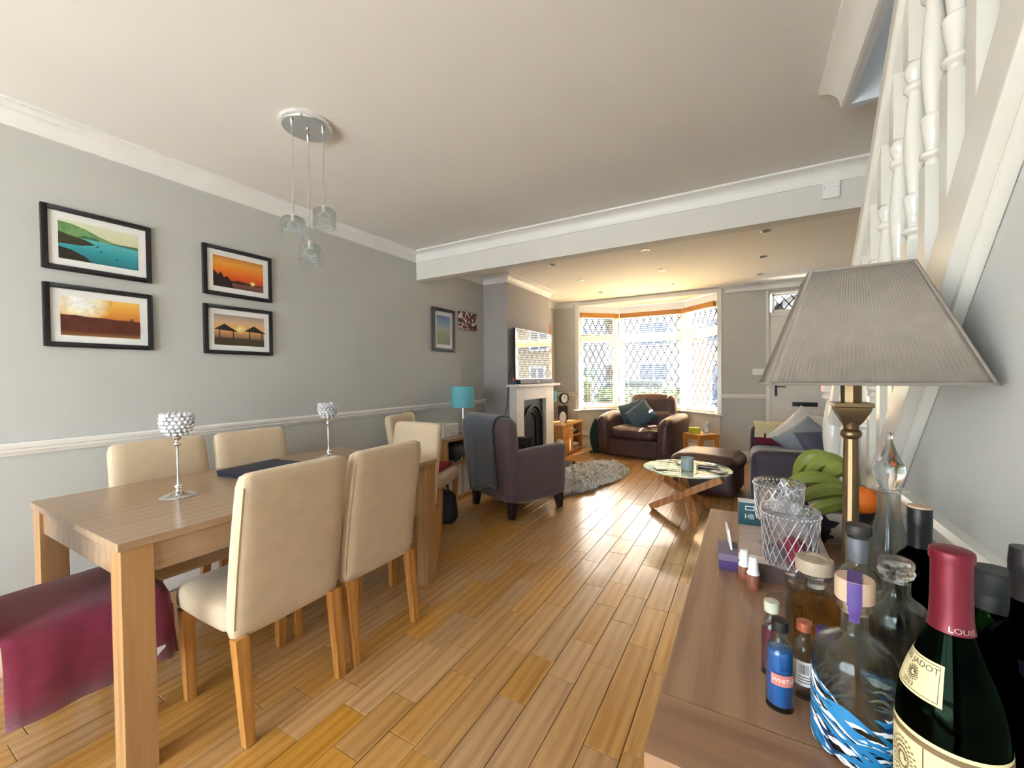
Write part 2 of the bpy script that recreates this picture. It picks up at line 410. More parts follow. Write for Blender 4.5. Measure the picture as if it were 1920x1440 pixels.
CEIL = 2.60; XL = -3.06; XS = 0.345; XR = 1.22; YB = 6.97; YR = -2.2
def cove(z): 
    p = [(0, z-0.10), (0.012, z-0.10), (0.014, z-0.09)]
    for k in range(7):
        t = k/6*PI/2; p.append((0.014+0.072*(1-math.cos(t)), z-0.088+0.072*math.sin(t)))
    return p+[(0.094, z-0.012), (0.094, z), (0, z)]
dado_p = [(0, .925), (.008, .925), (.012, .938), (.02, .944), (.02, .956), (.028, .962), (.030, .978), (.022, .988), (0, .988)]
skirt_p = [(0, 0), (.018, 0), (.018, .115), (.012, .125), (.010, .14), (0, .145)]

# ------------------------------------------------------------------ floor with planks
fl = MB(); fl.box(XL, XR, YR, YB, -0.06, -0.013); fl.box(-2.62, -.35, YB, 7.55, -0.06, -0.013)
gap_m = mat('floor_gap', (0.10, 0.055, 0.02), 0.8, var=0.1)
floor = struct(fl.build('floor', gap_m))
PW = 0.1265; lens = [0.28, 0.36, 0.44, 0.52, 0.62, 0.74]
pm = {}
for l in lens:
    b = MB(); b.box(-PW/2+.0011, PW/2-.0011, .0011, l-.0011, -0.013, 0.0); pm[l] = b.mesh('plank', floor_m, bevel=0.0012, seg=1, angle=15)
spots = []; k0 = -21; rnd = random.Random(3)
for k in range(k0, 13):
    xc = -0.369+PW*(k+0.5)
    if xc < XL+PW*0.4 or xc > XR-PW*0.4: continue
    yend = 7.50 if -2.0 < xc < -.96 else (7.50-(abs(xc+1.48)-.56) if abs(xc+1.48) < 1.05 else YB)
    y = YR+rnd.random()*-0.4
    last = None
    while y < yend:
        l = rnd.choice([q for q in lens if q != last]); last = l
        spots.append((xc, y, l)); y += l
def vis(s):
    x, y, l = s; ym = y+l/2; zc = -0.496*x+0.868*ym
    if zc < 0.3: return -1
    px = 960+772*(0.868*x+0.496*ym)/zc; py = 706+772*1.28/zc
    if px < -150 or px > 1400 or py > 1560: return -1
    return l/(zc**2)
spots.sort(key=vis, reverse=True)
rest = MB()
for i, (x, y, l) in enumerate(spots):
    if i < 300:
        o = bpy.data.objects.new('plank', pm[l]); C.objects.link(o); o.location = (x, y, 0); o.rotation_euler = (rnd.uniform(-1,1)*.0012, rnd.uniform(-1,1)*.003, 0); o.parent = floor
    else:
        y1 = min(y+l, 7.5); rest.box(x-PW/2+.0011, x+PW/2-.0011, max(y, YR)+.0011, y1-.0011, -0.0129, 0.0)
ro = rest.build('far_planks', floor_m, floor); ro['kind'] = 'stuff'

# ------------------------------------------------------------------ walls and ceilings
b = MB(); b.box(XL-.15, XL, YR-.15, YB+.3, -.06, 2.75); struct(b.build('wall_left', wall_m))
b = MB(); b.box(XR, XR+.12, YR-.15, YB+.3, -.06, 4.7); struct(b.build('wall_right', wall_m))
# back wall, split around the bay opening and the front door
b = MB()
b.box(XL, -2.63, YB, YB+.3, -.06, 2.75); b.box(-.355, .235, YB, YB+.3, -.06, 2.75); b.box(1.10, XR, YB, YB+.3, -.06, 2.75)
b.box(-2.63, -.355, YB, YB+.3, 2.53, 2.75); b.box(.235, 1.10, YB, YB+.3, 2.47, 2.75)
struct(b.build('wall_back', wall_m))
b = MB(); b.box(XL, XL+.37, 4.60, 5.90, 0, CEIL); struct(b.build('wall_chimney', taupe_m, bevel=0.006))
# spandrel wall beneath the stairs
b = MB(); b.prism([(YR, 0), (2.22, 0), (2.22, .05), (0.0, CEIL), (YR, CEIL)], XS, XS+.05, 'x'); struct(b.build('wall_stairs', wall_m))
# rear wall with a window (behind the camera)
WX0, WX1, WZ0, WZ1 = -2.95, -.3, .12, 2.25
b = MB(); b.box(XL, WX0, YR-.15, YR, 0, CEIL+.1); b.box(WX1, XR, YR-.15, YR, 0, 4.7); b.box(WX0, WX1, YR-.15, YR, WZ1, CEIL+.1); b.box(WX0, WX1, YR-.15, YR, -.06, WZ0); struct(b.build('wall_rear', wall_m))
b = MB(); xm = (WX0+WX1)/2
for x in (WX0, xm-.03, WX1-.06): b.box(x, x+.06, YR-.12, YR-.06, WZ0, WZ1)
b.box(WX0, WX1, YR-.12, YR-.06, WZ0, WZ0+.06); b.box(WX0, WX1, YR-.12, YR-.06, WZ1-.06, WZ1)
d4 = struct(b.build('window_4', upvc_m))
for x0_, x1_ in ((WX0+.06, xm-.03), (xm+.03, WX1-.06)):
    p = MB(); p.box(x0_, x1_, YR-.095, YR-.089, WZ0+.06, WZ1-.06); p.build('pane', pane_m, d4)
# ceilings
b = MB(); b.box(XL, XS-.015, YR, 2.42, CEIL, CEIL+.12); b.box(XL, XR, 2.42, 3.38, CEIL, CEIL+.12); b.box(XL, XR, 3.38, YB, CEIL, CEIL+.12)
struct(b.build('ceiling', ceil_m))
b = MB(); b.prism([(-2.66, YB-.01), (-2.05, 7.60), (-.90, 7.60), (-.33, YB-.01)], 2.52, 2.58, 'z'); struct(b.build('ceiling_bay', ceil_m))
b = MB(); b.box(XL, XR, 3.325, 3.45, 2.316, CEIL); struct(b.build('wall_beam', mat('beam_paint', (0.70, 0.68, 0.63), 0.7, var=0.015), bevel=0.004))
# stairwell above the ceiling
b = MB(); b.box(.385, .41, YR, 2.44, 2.50, 4.7); b.box(.41, XR, 2.405, 2.445, 2.50, 4.7); struct(b.build('wall_stairwell', mat('stairwell_sky_tint', (0.62, 0.66, 0.70), 0.8, var=0.02)))  # cool tint of the upstairs daylight is put into this wall colour
b = MB(); b.box(.38, XR, YR, .6, 4.6, 4.7); b.box(.38, XR, 1.0, 2.46, 4.6, 4.7); b.box(.38, .6, .6, 1.0, 4.6, 4.7); struct(b.build('ceiling_stairwell', ceil_m))
# mouldings
b = MB(); sweep(b, [(XR, 3.325), (XL, 3.325), (XL, YR), (XS-.02, YR)], cove(CEIL)); struct(b.build('trim_1', satin_m, angle=50))
b = MB(); sweep(b, [(XR, 3.45), (XR, YB), (-.28, YB), (-.28, YB+.04)], cove(CEIL)); struct(b.build('trim_2', satin_m, angle=50))
b = MB(); sweep(b, [(-2.70, YB+.04), (-2.70, YB), (XL, YB), (XL, 5.90), (XL+.37, 5.90), (XL+.37, 4.60), (XL, 4.60), (XL, 3.45), (XR, 3.45)], cove(CEIL)); struct(b.build('trim_3', satin_m, angle=50))
b = MB(); sweep(b, [(.385, YR), (.385, 2.42)][::1], [(o, z) for o, z in cove(CEIL)]); struct(b.build('trim_4', satin_m, angle=50))
b = MB(); sweep(b, [(XL, 4.60), (XL, YR)], dado_p); struct(b.build('trim_5', gloss_m, angle=40))
b = MB(); sweep(b, [(.235, YB), (-.355, YB)], dado_p); struct(b.build('trim_6', gloss_m, angle=40))
b = MB(); sweep(b, [(-2.63, YB), (XL, YB), (XL, 5.90)], dado_p); struct(b.build('trim_7', gloss_m, angle=40))
b = MB(); sweep(b, [(XS, YR), (XS, 1.40)], dado_p); struct(b.build('trim_8', gloss_m, angle=40))
b = MB(); sweep(b, [(XL, 4.60), (XL, YR)], skirt_p); struct(b.build('baseboard_left', gloss_m, angle=40))
b = MB(); sweep(b, [(.235, YB), (-.37, YB), (-.917, 7.52), (-2.04, 7.52), (-2.60, YB), (XL, YB), (XL, 5.90)], skirt_p); struct(b.build('baseboard_back', gloss_m, angle=40))
b = MB(); sweep(b, [(XL+.37, 5.90), (XL+.37, 4.60), (XL, 4.60)], skirt_p); struct(b.build('baseboard_chimney', gloss_m, angle=40))
b = MB(); sweep(b, [(XS, YR), (XS, 2.0)], skirt_p); struct(b.build('baseboard_right', gloss_m, angle=40))

# ------------------------------------------------------------------ bay window
BP = [(-2.62, 6.95), (-2.04, 7.52), (-.917, 7.52), (-.36, 6.95)]
b = MB()
sweep(b, [BP[3], BP[2], BP[1], BP[0]], [(0, 0), (-.22, 0), (-.22, .66), (0, .66)])
struct(b.build('wall_bay', wall_m))
b = MB(); sweep(b, [(-.30, 6.93), (-.335, 6.93), BP[2], BP[1], (-2.645, 6.93), (-2.68, 6.93)], [(-.20, .66), (.045, .66), (.055, .672), (.045, .685), (-.20, .685)]); struct(b.build('trim_9', gloss_m))
b = MB(); sweep(b, [BP[3], BP[2], BP[1], BP[0]], [(0, 2.40), (-.12, 2.40), (-.12, 2.54), (0, 2.54)]); struct(b.build('trim_10', satin_m))
# white lining of the opening on both sides
b = MB(); b.box(-2.665, -2.60, YB-.022, YB+.02, .685, 2.56); struct(b.build('trim_11', gloss_m, bevel=.004))
b = MB(); b.box(-.395, -.335, YB-.022, YB+.02, .685, 2.56); struct(b.build('trim_12', gloss_m, bevel=.004))

def lattice(mb, x0, x1, z0, z1, y, dw, dh, w=.014):
    """lead cames in a diamond pattern clipped to a rectangle"""
    s = dh/dw
    for sg in (1, -1):
        k = -60
        while k < 60:
            # line z = z0 + sg*s*(x-x0) + k*dh
            pts = []
            c = z0+k*dh
            za = c; zb = c+sg*s*(x1-x0)
            xa, xb = x0, x1
            lo, hi = (za, zb) if za < zb else (zb, za)
            if hi > z0 and lo < z1:
                def X(z): return x0+(z-c)/(sg*s)
                ends = []
                for xx, zz in ((xa, za), (xb, zb)):
                    zc = min(max(zz, z0), z1); ends.append((X(zc), zc))
                if abs(ends[0][0]-ends[1][0]) > .004: mb.beam((ends[0][0], y, ends[0][1]), (ends[1][0], y, ends[1][1]), w, .006, up=(0,1,0))
            k += 1
def bay_window(idx, A, B, label, sash):
    A = Vector(A); B = Vector(B); L = (B-A).length; rz = math.atan2((B-A).y, (B-A).x)
    fr = MB(); z0, z1 = .685, 2.40; T = 2.0
    y0, y1 = .02, .075
    fr.box(0, .05, y0, y1, z0, z1); fr.box(L-.05, L, y0, y1, z0, z1); fr.box(.05, L-.05, y0, y1, z0, z0+.06); fr.box(.05, L-.05, y0, y1, z1-.05, z1); fr.box(.05, L-.05, y0, y1, 1.93, T)
    # opening light at the top and the lower light have an inner frame
    for za, zb in ((T, z1-.05), (z0+.06, 1.93)):
        fr.box(.05, .085, .03, .068, za, zb); fr.box(L-.085, L-.05, .03, .068, za, zb); fr.box(.085, L-.085, .03, .068, za, za+.035); fr.box(.085, L-.085, .03, .068, zb-.035, zb)
    wdw = struct(fr.build(f'window_{idx}', upvc_m, bevel=.003, seg=1, loc=(A.x, A.y, 0), rot=(0, 0, rz)))
    for za, zb in ((T+.035, z1-.085), (z0+.095, 1.895)):
        p = MB(); p.add([(.085,.049,za), (L-.085,.049,za), (L-.085,.049,zb), (.085,.049,zb)], [(0,1,2,3)]); p.build('pane', pane_m, wdw)
        q = MB(); lattice(q, .085, L-.085, za, zb, .049, .117, .225); q.build('lead_lattice', lead_m, wdw)
    h = MB(); h.box(L*.5-.05, L*.5+.05, .005, .02, T+.006, T+.022); h.box(L*.5-.012, L*.5+.012, -.005, .02, T+.002, T+.028); h.build('window_catch', steel_m, wdw, bevel=.003)
    # wooden venetian blind on the room side
    bl = thing('venetian_blind', label, 'blind', (A.x, A.y, 0), rz)
    m0, m1 = .06, L-.06
    q = MB(); q.box(m0-.02, m1+.02, -.085, -.072, 2.315, 2.395); q.box(m0-.02, m0-.008, -.085, -.02, 2.315, 2.395); q.box(m1+.008, m1+.02, -.085, -.02, 2.315, 2.395); q.build('pelmet', rail_m, bl, bevel=.003)
    q = MB(); q.box(m0, m1, -.062, -.026, 2.335, 2.38); q.build('head_rail', upvc_m, bl)
    sm = MB(); sm.prism([(-.018, -.0012), (0, .0008), (.018, -.0012), (.018, .0006), (0, .0026), (-.018, .0006)], m0, m1, 'x'); sme = sm.mesh('slat', slat_m, angle=20)
    z = 2.31; nz = 0
    while z > .74:
        o = bpy.data.objects.new('slat', sme); C.objects.link(o); o.parent = bl; o.location = (0, -.046, z); o.rotation_euler = (rad(1), 0, 0); z -= .0365; nz += 1
    q = MB(); q.box(m0, m1, -.07, -.022, .702, .72); q.build('bottom_rail', slat_m, bl, bevel=.003)
    for xx in (m0+.12, m1-.12):
        q = MB(); q.tube([(xx, -.0715, 2.33), (xx, -.0715, .715)], .0012, 5); q.tube([(xx, -.0205, 2.33), (xx, -.0205, .715)], .0012, 5); q.build('ladder_cord', cord_m, bl)
    q = MB(); q.tube([(m1-.05, -.078, 2.32), (m1-.05, -.078, 1.35)], .0015, 5); q.lathe([(.003, 1.30), (.008, 1.31), (.006, 1.35), (.002, 1.36)], 8, (m1-.05, -.078, 0)); q.build('pull_cord', cord_m, bl)
    return wdw
bay_window(1, BP[0], BP[1], 'open pine slat blind on the left angled side of the bay', 0)
bay_window(2, BP[1], BP[2], 'wide open pine slat blind on the middle bay window behind the leather armchair', 0)
bay_window(3, BP[2], BP[3], 'open pine slat blind on the right angled side of the bay', 0)

# ------------------------------------------------------------------ front door
b = MB(); b.box(.235, .285, YB-.02, YB+.10, 0, 2.47); b.box(1.05, 1.10, YB-.02, YB+.10, 0, 2.47); b.box(.285, 1.05, YB-.02, YB+.10, 2.42, 2.47); b.box(.285, 1.05, YB-.015, YB+.10, 2.10, 2.165)
fd = struct(b.build('door_1', gloss_m, bevel=.004))
b = MB(); b.box(.285, 1.05, YB+.01, YB+.055, 0.005, 2.10); leaf = b.build('door_leaf', gloss_m, fd)
for x0, x1 in ((.40, .63), (.72, .95)):
    for z0, z1 in ((.92, 1.95), (.15, .77)):
        q = MB(); q.box(x0, x1, YB+.002, YB+.012, z0, z1); q.box(x0+.035, x1-.035, YB-.006, YB+.004, z0+.035, z1-.035); q.build('door_panel', gloss_m, leaf, bevel=.006)
q = MB(); q.box(.55, .84, YB-.004, YB+.012, .825, .885); q.box(.57, .82, YB-.010, YB-.003, .838, .872); q.build('letterbox', black_m, leaf, bevel=.003)
q = MB(); q.box(.34, .372, YB-.002, YB+.012, .97, 1.16); q.tube([(.356, YB, 1.10), (.356, YB-.05, 1.10), (.36, YB-.055, 1.10), (.47, YB-.055, 1.10)], .009, 8); q.build('door_handle', black_m, leaf, bevel=.003)
q = MB(); q.box(.31, .34, YB+.02, YB+.06, 2.165, 2.42); q.box(.99, 1.05, YB+.02, YB+.06, 2.165, 2.42); q.box(.31, .99, YB+.02, YB+.06, 2.165, 2.195); q.box(.31, .99, YB+.02, YB+.06, 2.395, 2.42); q.build('fanlight_frame', gloss_m, fd)
q = MB(); q.box(.34, .99, YB+.04, YB+.044, 2.195, 2.395); q.build('pane', pane_m, fd)
q = MB(); lattice(q, .34, .99, 2.195, 2.395, YB+.042, .115, .15); q.build('lead_lattice', lead_m, fd)

# ------------------------------------------------------------------ staircase
stair_m = mat('stair_gloss_paint', (0.66, 0.635, 0.57), 0.14, var=0.03, scale=5, bump=0.02, bscale=25)
st = thing('staircase', 'white painted staircase with turned spindles rising along the right wall', 'staircase', (0, 0, 0))
SL = 1.15; ZT = 2.745; ZB = 2.615; ZRAIL = 3.585
q = MB(); y0, y1 = .06, 2.22
q.prism([(y0, ZB-SL*y0), (y1, ZB-SL*y1), (y1, ZT-SL*y1), (y0, ZT-SL*y0)], .302, XS+.045, 'x'); q.build('string_board', stair_m, st, bevel=.004)
q = MB(); q.prism([(y0, ZB-.022-SL*y0), (2.20, ZB-.022-SL*2.20), (2.20, ZB-SL*2.20), (y0, ZB-SL*y0)], .322, XS, 'x'); q.build('string_moulding', stair_m, st, bevel=.008)
rise = .2; going = rise/SL
for k in range(13):
    yf = 2.22-going*k; zz = rise*(k+1)
    q = MB(); q.box(.392, XR-.002, yf-going-.01, yf+.02, zz-.03, zz); q.build('tread', satin_m, st, bevel=.006)
    q = MB(); q.box(.392, XR-.002, yf-.015, yf, zz-rise, zz-.03); q.build('riser', satin_m, st)
# handrail
q = MB(); ya, yb = .05, 2.20
q.prism([(ya, ZRAIL-SL*ya), (yb, ZRAIL-SL*yb), (yb, ZRAIL+.085-SL*yb), (ya, ZRAIL+.085-SL*ya)], .300, .362, 'x'); q.build('handrail', stair_m, st, bevel=.012, seg=3)
# balusters: square ends, turned middle with rings
def spindle_mesh():
    m = MB(); h = ZRAIL-ZT; s = .0175
    # square foot with sloping end
    m.add([(-s,-s,SL*s),(s,-s,SL*s),(s,s,-SL*s),(-s,s,-SL*s),(-s,-s,.30),(s,-s,.30),(s,s,.30),(-s,s,.30)], [(0,3,2,1),(4,5,6,7),(0,1,5,4),(1,2,6,5),(2,3,7,6),(3,0,4,7)])
    t0 = .30; t1 = .70
    prof = smooth_prof([(.015, t0), (.013, t0+.012), (.021, t0+.02), (.021, t0+.028), (.013, t0+.036), (.018, t0+.07), (.020, t0+.09), (.021, t0+.10), (.014, t0+.108), (.014, t0+.12), (.020, t0+.19), (.0205, t0+.23), (.016, t0+.30), (.013, t0+.33), (.020, t0+.34), (.020, t0+.35), (.013, t0+.358), (.019, t0+.375), (.020, t0+.388), (.015, t1)], 3)
    m.lathe(prof, 14)
    m.add([(-s,-s,t1),(s,-s,t1),(s,s,t1),(-s,s,t1),(-s,-s,h+SL*s),(s,-s,h+SL*s),(s,s,h-SL*s),(-s,s,h-SL*s)], [(0,3,2,1),(4,5,6,7),(0,1,5,4),(1,2,6,5),(2,3,7,6),(3,0,4,7)])
    return m.mesh('spindle', stair_m, angle=40)
spm = spindle_mesh()
for k in range(18):
    y = .21+.1065*k
    if y > 2.12: break
    o = bpy.data.objects.new('spindle', spm); C.objects.link(o); o.parent = st; o.location = (.331, y, ZT-SL*y)
# newel post, turned upper part
q = MB(); s = .042; q.box(-s, s, -s, s, 0, .72); q.lathe(smooth_prof([(.040, .72), (.030, .735), (.044, .75), (.044, .765), (.030, .78), (.040, .83), (.042, .85), (.028, .865), (.028, .88), (.042, 1.0), (.036, 1.1), (.027, 1.16), (.042, 1.17), (.042, 1.185), (.030, 1.2)], 4), 20); q.box(-s, s, -s, s, 1.2, 1.46); q.lathe([(.05, 1.46), (.05, 1.475), (.03, 1.485), (.045, 1.52), (.03, 1.55), (.0, 1.56)], 20)
q.build('newel_post', stair_m, st, loc=(.331, 2.262, 0), angle=40)

# portals help the sky light find the openings
portal('portal_rear', ((WX0+WX1)/2, YR-.16, (WZ0+WZ1)/2), WX1-WX0, WZ1-WZ0, (0, 1, 0))
portal('portal_bay', (-1.48, 7.62, 1.55), 1.2, 1.75, (0, -1, 0))
portal('portal_bay_left', (-2.40, 7.32, 1.55), .8, 1.75, (.7, -.7, 0))
portal('portal_bay_right', (-.57, 7.32, 1.55), .8, 1.75, (-.7, -.7, 0))
portal('portal_stairwell', (.91, .8, 4.72), .62, .4, (0, 0, -1))
# ================================================================== dining table
TH = .772
tb = thing('dining_table', 'rectangular oak dining table with thick square legs', 'table', (-2.165, 1.245, 0))
hx, hy = .475, .755
b = MB(); b.box(-hx, hx, -hy, hy, TH-.026, TH); b.build('table_top', tbl_x, tb, bevel=.003)
for sx in (-1, 1):
    for sy in (-1, 1):
        b = MB(); b.box(sx*(hx-.008)-(.085 if sx > 0 else 0), sx*(hx-.008)+(0 if sx > 0 else .085), sy*(hy-.008)-(.085 if sy > 0 else 0), sy*(hy-.008)+(0 if sy > 0 else .085), 0, TH-.026); b.build('leg', tbl_z, tb, bevel=.003)
for sx in (-1, 1):
    b = MB(); x = sx*(hx-.03); b.box(x-.011, x+.011, -hy+.093, hy-.093, TH-.125, TH-.026); b.build('apron', tbl_x, tb)
for sy in (-1, 1):
    b = MB(); y = sy*(hy-.03); b.box(-hx+.093, hx-.093, y-.011, y+.011, TH-.125, TH-.026); b.build('apron', tbl_x, tb)

# ================================================================== dining chairs (face +y, origin under the seat)
def make_chair(label):
    t = thing('dining_chair', label, 'chair')
    def lean(p):
        k = max(0, (p.z-.40)/.55); return (p.x*(1-.01*k), p.y-.085*k**1.25, p.z)
    b = MB(); b.soft(-.215, .215, -.205, -.135, .355, .955, .03, .004, 10, fn=lean); b.build('backrest', cream_m, t, angle=60)
    b = MB(); b.soft(-.217, .217, -.15, .235, .365, .475, .035, .01, 10); b.build('seat', cream_m, t, angle=60)
    for sx in (-1, 1):
        pts = []
        for k in range(9):
            z = .40+.51*k/8; q = lean(Vector((sx*.2085, -.1975, z))); pts.append((q[0], q[1], z))
        sm = MB(); sm.tube(pts, .0022, 5); sm.build('seam', cream_m, t)
    for sx in (-1, 1):
        b = MB(); b.beam((sx*.190, -.195, .37), (sx*.187, -.235, 0), .048, .044, w2=.034, h2=.034, up=(0,1,0)); b.build('leg', leg_m, t, bevel=.003)
        b = MB(); b.beam((sx*.190, .200, .37), (sx*.185, .195, 0), .046, .046, w2=.034, h2=.034, up=(0,1,0)); b.build('leg', leg_m, t, bevel=.003)
    return t
ch = make_chair('cream dining chair nearest the camera on the aisle side, back towards us')
ch.location = (-1.752, .957, 0); ch.rotation_euler = (0, 0, rad(90)); ch['group'] = 'cream dining chairs'
G = 'cream dining chairs'
dup(ch, (-1.752, 1.415, 0), rad(90), 'cream dining chair second along the aisle side of the table', G)
dup(ch, (-2.53, .99, 0), rad(-90), 'cream dining chair on the wall side, behind the nearer crystal candle holder', G)
dup(ch, (-2.51, 1.455, 0), rad(-90), 'cream dining chair on the wall side, behind the dark flat box', G)
dup(ch, (-2.085, 2.01, 0), rad(180), 'cream dining chair tucked under the far end of the table, facing us', G)
dup(ch, (-2.445, 2.745, 0), rad(-72), 'cream dining chair beyond the table with a red pad on its seat', G)
dup(ch, (-2.175, .43, 0), rad(0), 'dining chair at the near table end covered by the maroon throw', G)
# red pad on the far chair
b = MB(); b.soft(-.17, .17, -.16, .17, 0, .03, .014, .004, 8); tag(b.build('seat_pad', mat('red_pad', lin(150,30,50), .9, var=.1, bump=.2, bscale=150), loc=(-2.43, 2.75, .489), rot=(0,0,rad(-72))), 'thin red seat pad on the chair beyond the table', 'cushion')
# maroon throw over the near end chair
b = MB()
xs = [-.26, -.25, -.247, -.235, -.18, -.09, 0, .09, .18, .235, .247, .252, .262]
zs = [.24, .33, .42, .478, .497, .501, .503, .501, .497, .478, .42, .33, .235]
n = 12; vs = []; fs = []
for j in range(n+1):
    y = -.135+.40*j/n
    for i, (x, z) in enumerate(zip(xs, zs)):
        wv = .008*math.sin(j*1.3+i*.4)*(1 if z < .44 else .15)
        zz = z - (.02*(j == n)*(.2 if z > .45 else .5)); vs.append((x+wv*(1 if x > 0 else -1)*.8+(.006*(1 if x > 0 else -1) if z < .44 else 0), y, zz))
# front drop
m = len(xs)
for j in range(n):
    for i in range(m-1): fs.append((j*m+i, j*m+i+1, (j+1)*m+i+1, (j+1)*m+i))
base = n*m
for d, (yy, dz) in enumerate(((.272, -.02), (.28, -.08), (.286, -.15))):
    for i, (x, z) in enumerate(zip(xs, zs)): vs.append((x, yy+.006*math.sin(i*1.7), min(z, max(.25, z+dz)) if z > .44 else z))
    for i in range(m-1):
        a = base+d*m; fs.append((a+i, a+i+1, a+m+i+1, a+m+i))
b.add(vs, fs)
th = thing('maroon_throw', 'maroon throw draped over the seat of the near end chair', 'throw', (-2.175, .43, 0))
o = b.build('cloth', maroon_m, th, angle=70); so = o.modifiers.new('thick', 'SOLIDIFY'); so.thickness = .006; so.offset = 1
b = MB(); b.box(.262, .272, .225, .25, .255, .285); b.build('care_tag', paper_m, th)

# boards leaning behind the wall chair
for k, (c, lab) in enumerate(((lin(235,225,200), 'pale board leaning behind the chair with the red pad, foremost of the stack'), (lin(30,36,38), 'black board leaning behind the chair with the red pad, second of the stack'), (lin(170,140,100), 'tan board leaning behind the chair with the red pad, third of the stack'), (lin(45,40,38), 'dark rounded board leaning behind the chair with the red pad, rearmost of the stack'))):
    b = MB(); s = .10
    poly = [(-s, 0), (s, 0)]+[(s-.06+.06*math.cos(a), .94-.06+.06*math.sin(a)) for a in [k2*PI/12 for k2 in range(7)]]+[(-s+.06+.06*math.cos(a), .94-.06+.06*math.sin(a)) for a in [PI/2+k2*PI/12 for k2 in range(7)]]
    b.prism(poly, -.008, .008, 'x'); tag(b.build('leaning_board', mat('board_%d' % k, c, .5, var=.08), loc=(-2.915-.03*k, 3.06+.032*k, .001), rot=(0, rad(-3), 0), bevel=.003), lab, 'board', 'boards leaning on the left wall')

# ================================================================== things on the table
def candle_holder(label, loc, sc=1.0):
    t = thing('candle_holder', label, 'candle holder', loc, 0, 'crystal candle holders'); t.scale = (sc, sc, sc)
    b = MB(); b.lathe(smooth_prof([(0, 0), (.062, 0), (.063, .004), (.05, .010), (.03, .017), (.012, .026), (.010, .034), (.017, .042), (.014, .05), (.0055, .056), (.005, .15), (.0055, .215), (.012, .222), (.015, .23), (.010, .238), (.008, .246), (.014, .252), (.016, .262)], 3), 24); b.build('stem', chrome_m, t, angle=50)
    c = MB(); c.lathe(smooth_prof([(.012, .262), (.034, .272), (.047, .295), (.051, .325), (.047, .36), (.045, .36), (.048, .325), (.044, .298), (.032, .276), (.0, .268)], 3), 20); c.build('cup', glass('cup_glass', (.95,.97,1), .05), t)
    q = MB(); r = random.Random(5)
    for ring in range(6):
        z = .268+ring*.0165; rr = (.034, .047, .0535, .0555, .0545, .052)[ring]; nn = (10, 14, 16, 16, 16, 16)[ring]
        for k in range(nn):
            a = 2*PI*(k+.5*(ring % 2))/nn; q.ball((rr*math.cos(a), rr*math.sin(a), z+.006), .0098, 6, 5)
    q.build('crystal_beads', mat('crystal', (.9,.93,1.0), .05, metal=.55, var=.25, scale=60), t, angle=20)
    return t
candle_holder('tall crystal bead candle holder on the near half of the table', (-2.165, .832, TH))
candle_holder('tall crystal bead candle holder on the far half of the table', (-2.33, 1.70, TH), .97)
nb = thing('flat_box', 'dark navy flat box lying on the dining table', 'box', (-2.32, 1.28, TH), rad(6))
nav = mat('navy_leatherette', lin(42,46,66), .55, var=.1, bump=.1, bscale=200)
b = MB(); b.box(-.125, .125, -.165, .165, 0, .014); b.build('base', nav, nb, bevel=.003)
b = MB(); b.box(-.127, .127, -.167, .167, .0155, .030); b.build('lid', nav, nb, bevel=.004)

# ================================================================== pendant lamp
pl = thing('pendant_lamp', 'chrome ceiling pendant with three clear glass shades above the table', 'lamp', (-1.98, 1.355, CEIL))
b = MB(); b.lathe([(.0, 0), (.118, 0), (.122, -.006), (.122, -.022), (.118, -.028), (0, -.028)], 40); b.build('ceiling_plate', chrome_m, pl)
b = MB(); b.lathe([(.006, -.028), (.009, -.034), (.0, -.042)], 10); b.build('centre_nut', chrome_m, pl)
gl_sh = glass('pendant_glass', (.93,.95,.95), .02, .45)
for ax, ay, zt in ((-1.984, 1.272, 2.095), (-2.045, 1.402, 2.004), (-1.912, 1.395, 2.165)):
    dx, dy, dz = ax+1.98, ay-1.355, zt-CEIL
    b = MB(); b.lathe([(.0, -.028), (.007, -.028), (.009, -.04), (.005, -.05), (0, -.05)], 10, (dx, dy, 0)); b.build('cord_grip', chrome_m, pl)
    b = MB(); b.tube([(dx, dy, -.045), (dx, dy, dz+.02)], .0022, 6); b.build('flex', mat('flex_grey', (.35,.34,.33), .5), pl) if not bpy.data.materials.get('flex_grey') else b.build('flex', bpy.data.materials['flex_grey'], pl)
    s = MB(); s.lathe([(.012, .0), (.046, -.004), (.056, -.014), (.057, -.1), (.0545, -.1), (.0535, -.016), (.044, -.0075), (.012, -.0035)], 28, closed=True)
    sh = s.build('glass_shade', gl_sh, pl, loc=(dx, dy, dz), angle=50)
    h = MB(); h.lathe([(0, .022), (.008, .022), (.012, .004), (.012, -.03), (0, -.03)], 14); h.build('lamp_holder', chrome_m, sh)
    lb = MB(); lb.ball((0, 0, -.052), .024, 12, 8); 
    for k in range(14):
        a = k*2.4; z = -.02-.005*k; lb.tube([(.045*math.cos(a+t*.5), .045*math.sin(a+t*.5), z-.012*math.sin(t*1.2)) for t in range(4)], .0016, 5)
    lb.build('swirl_insert', glass('swirl_glass', (.97,.98,.98), .02, .2) if not bpy.data.materials.get('swirl_glass') else bpy.data.materials['swirl_glass'], sh)

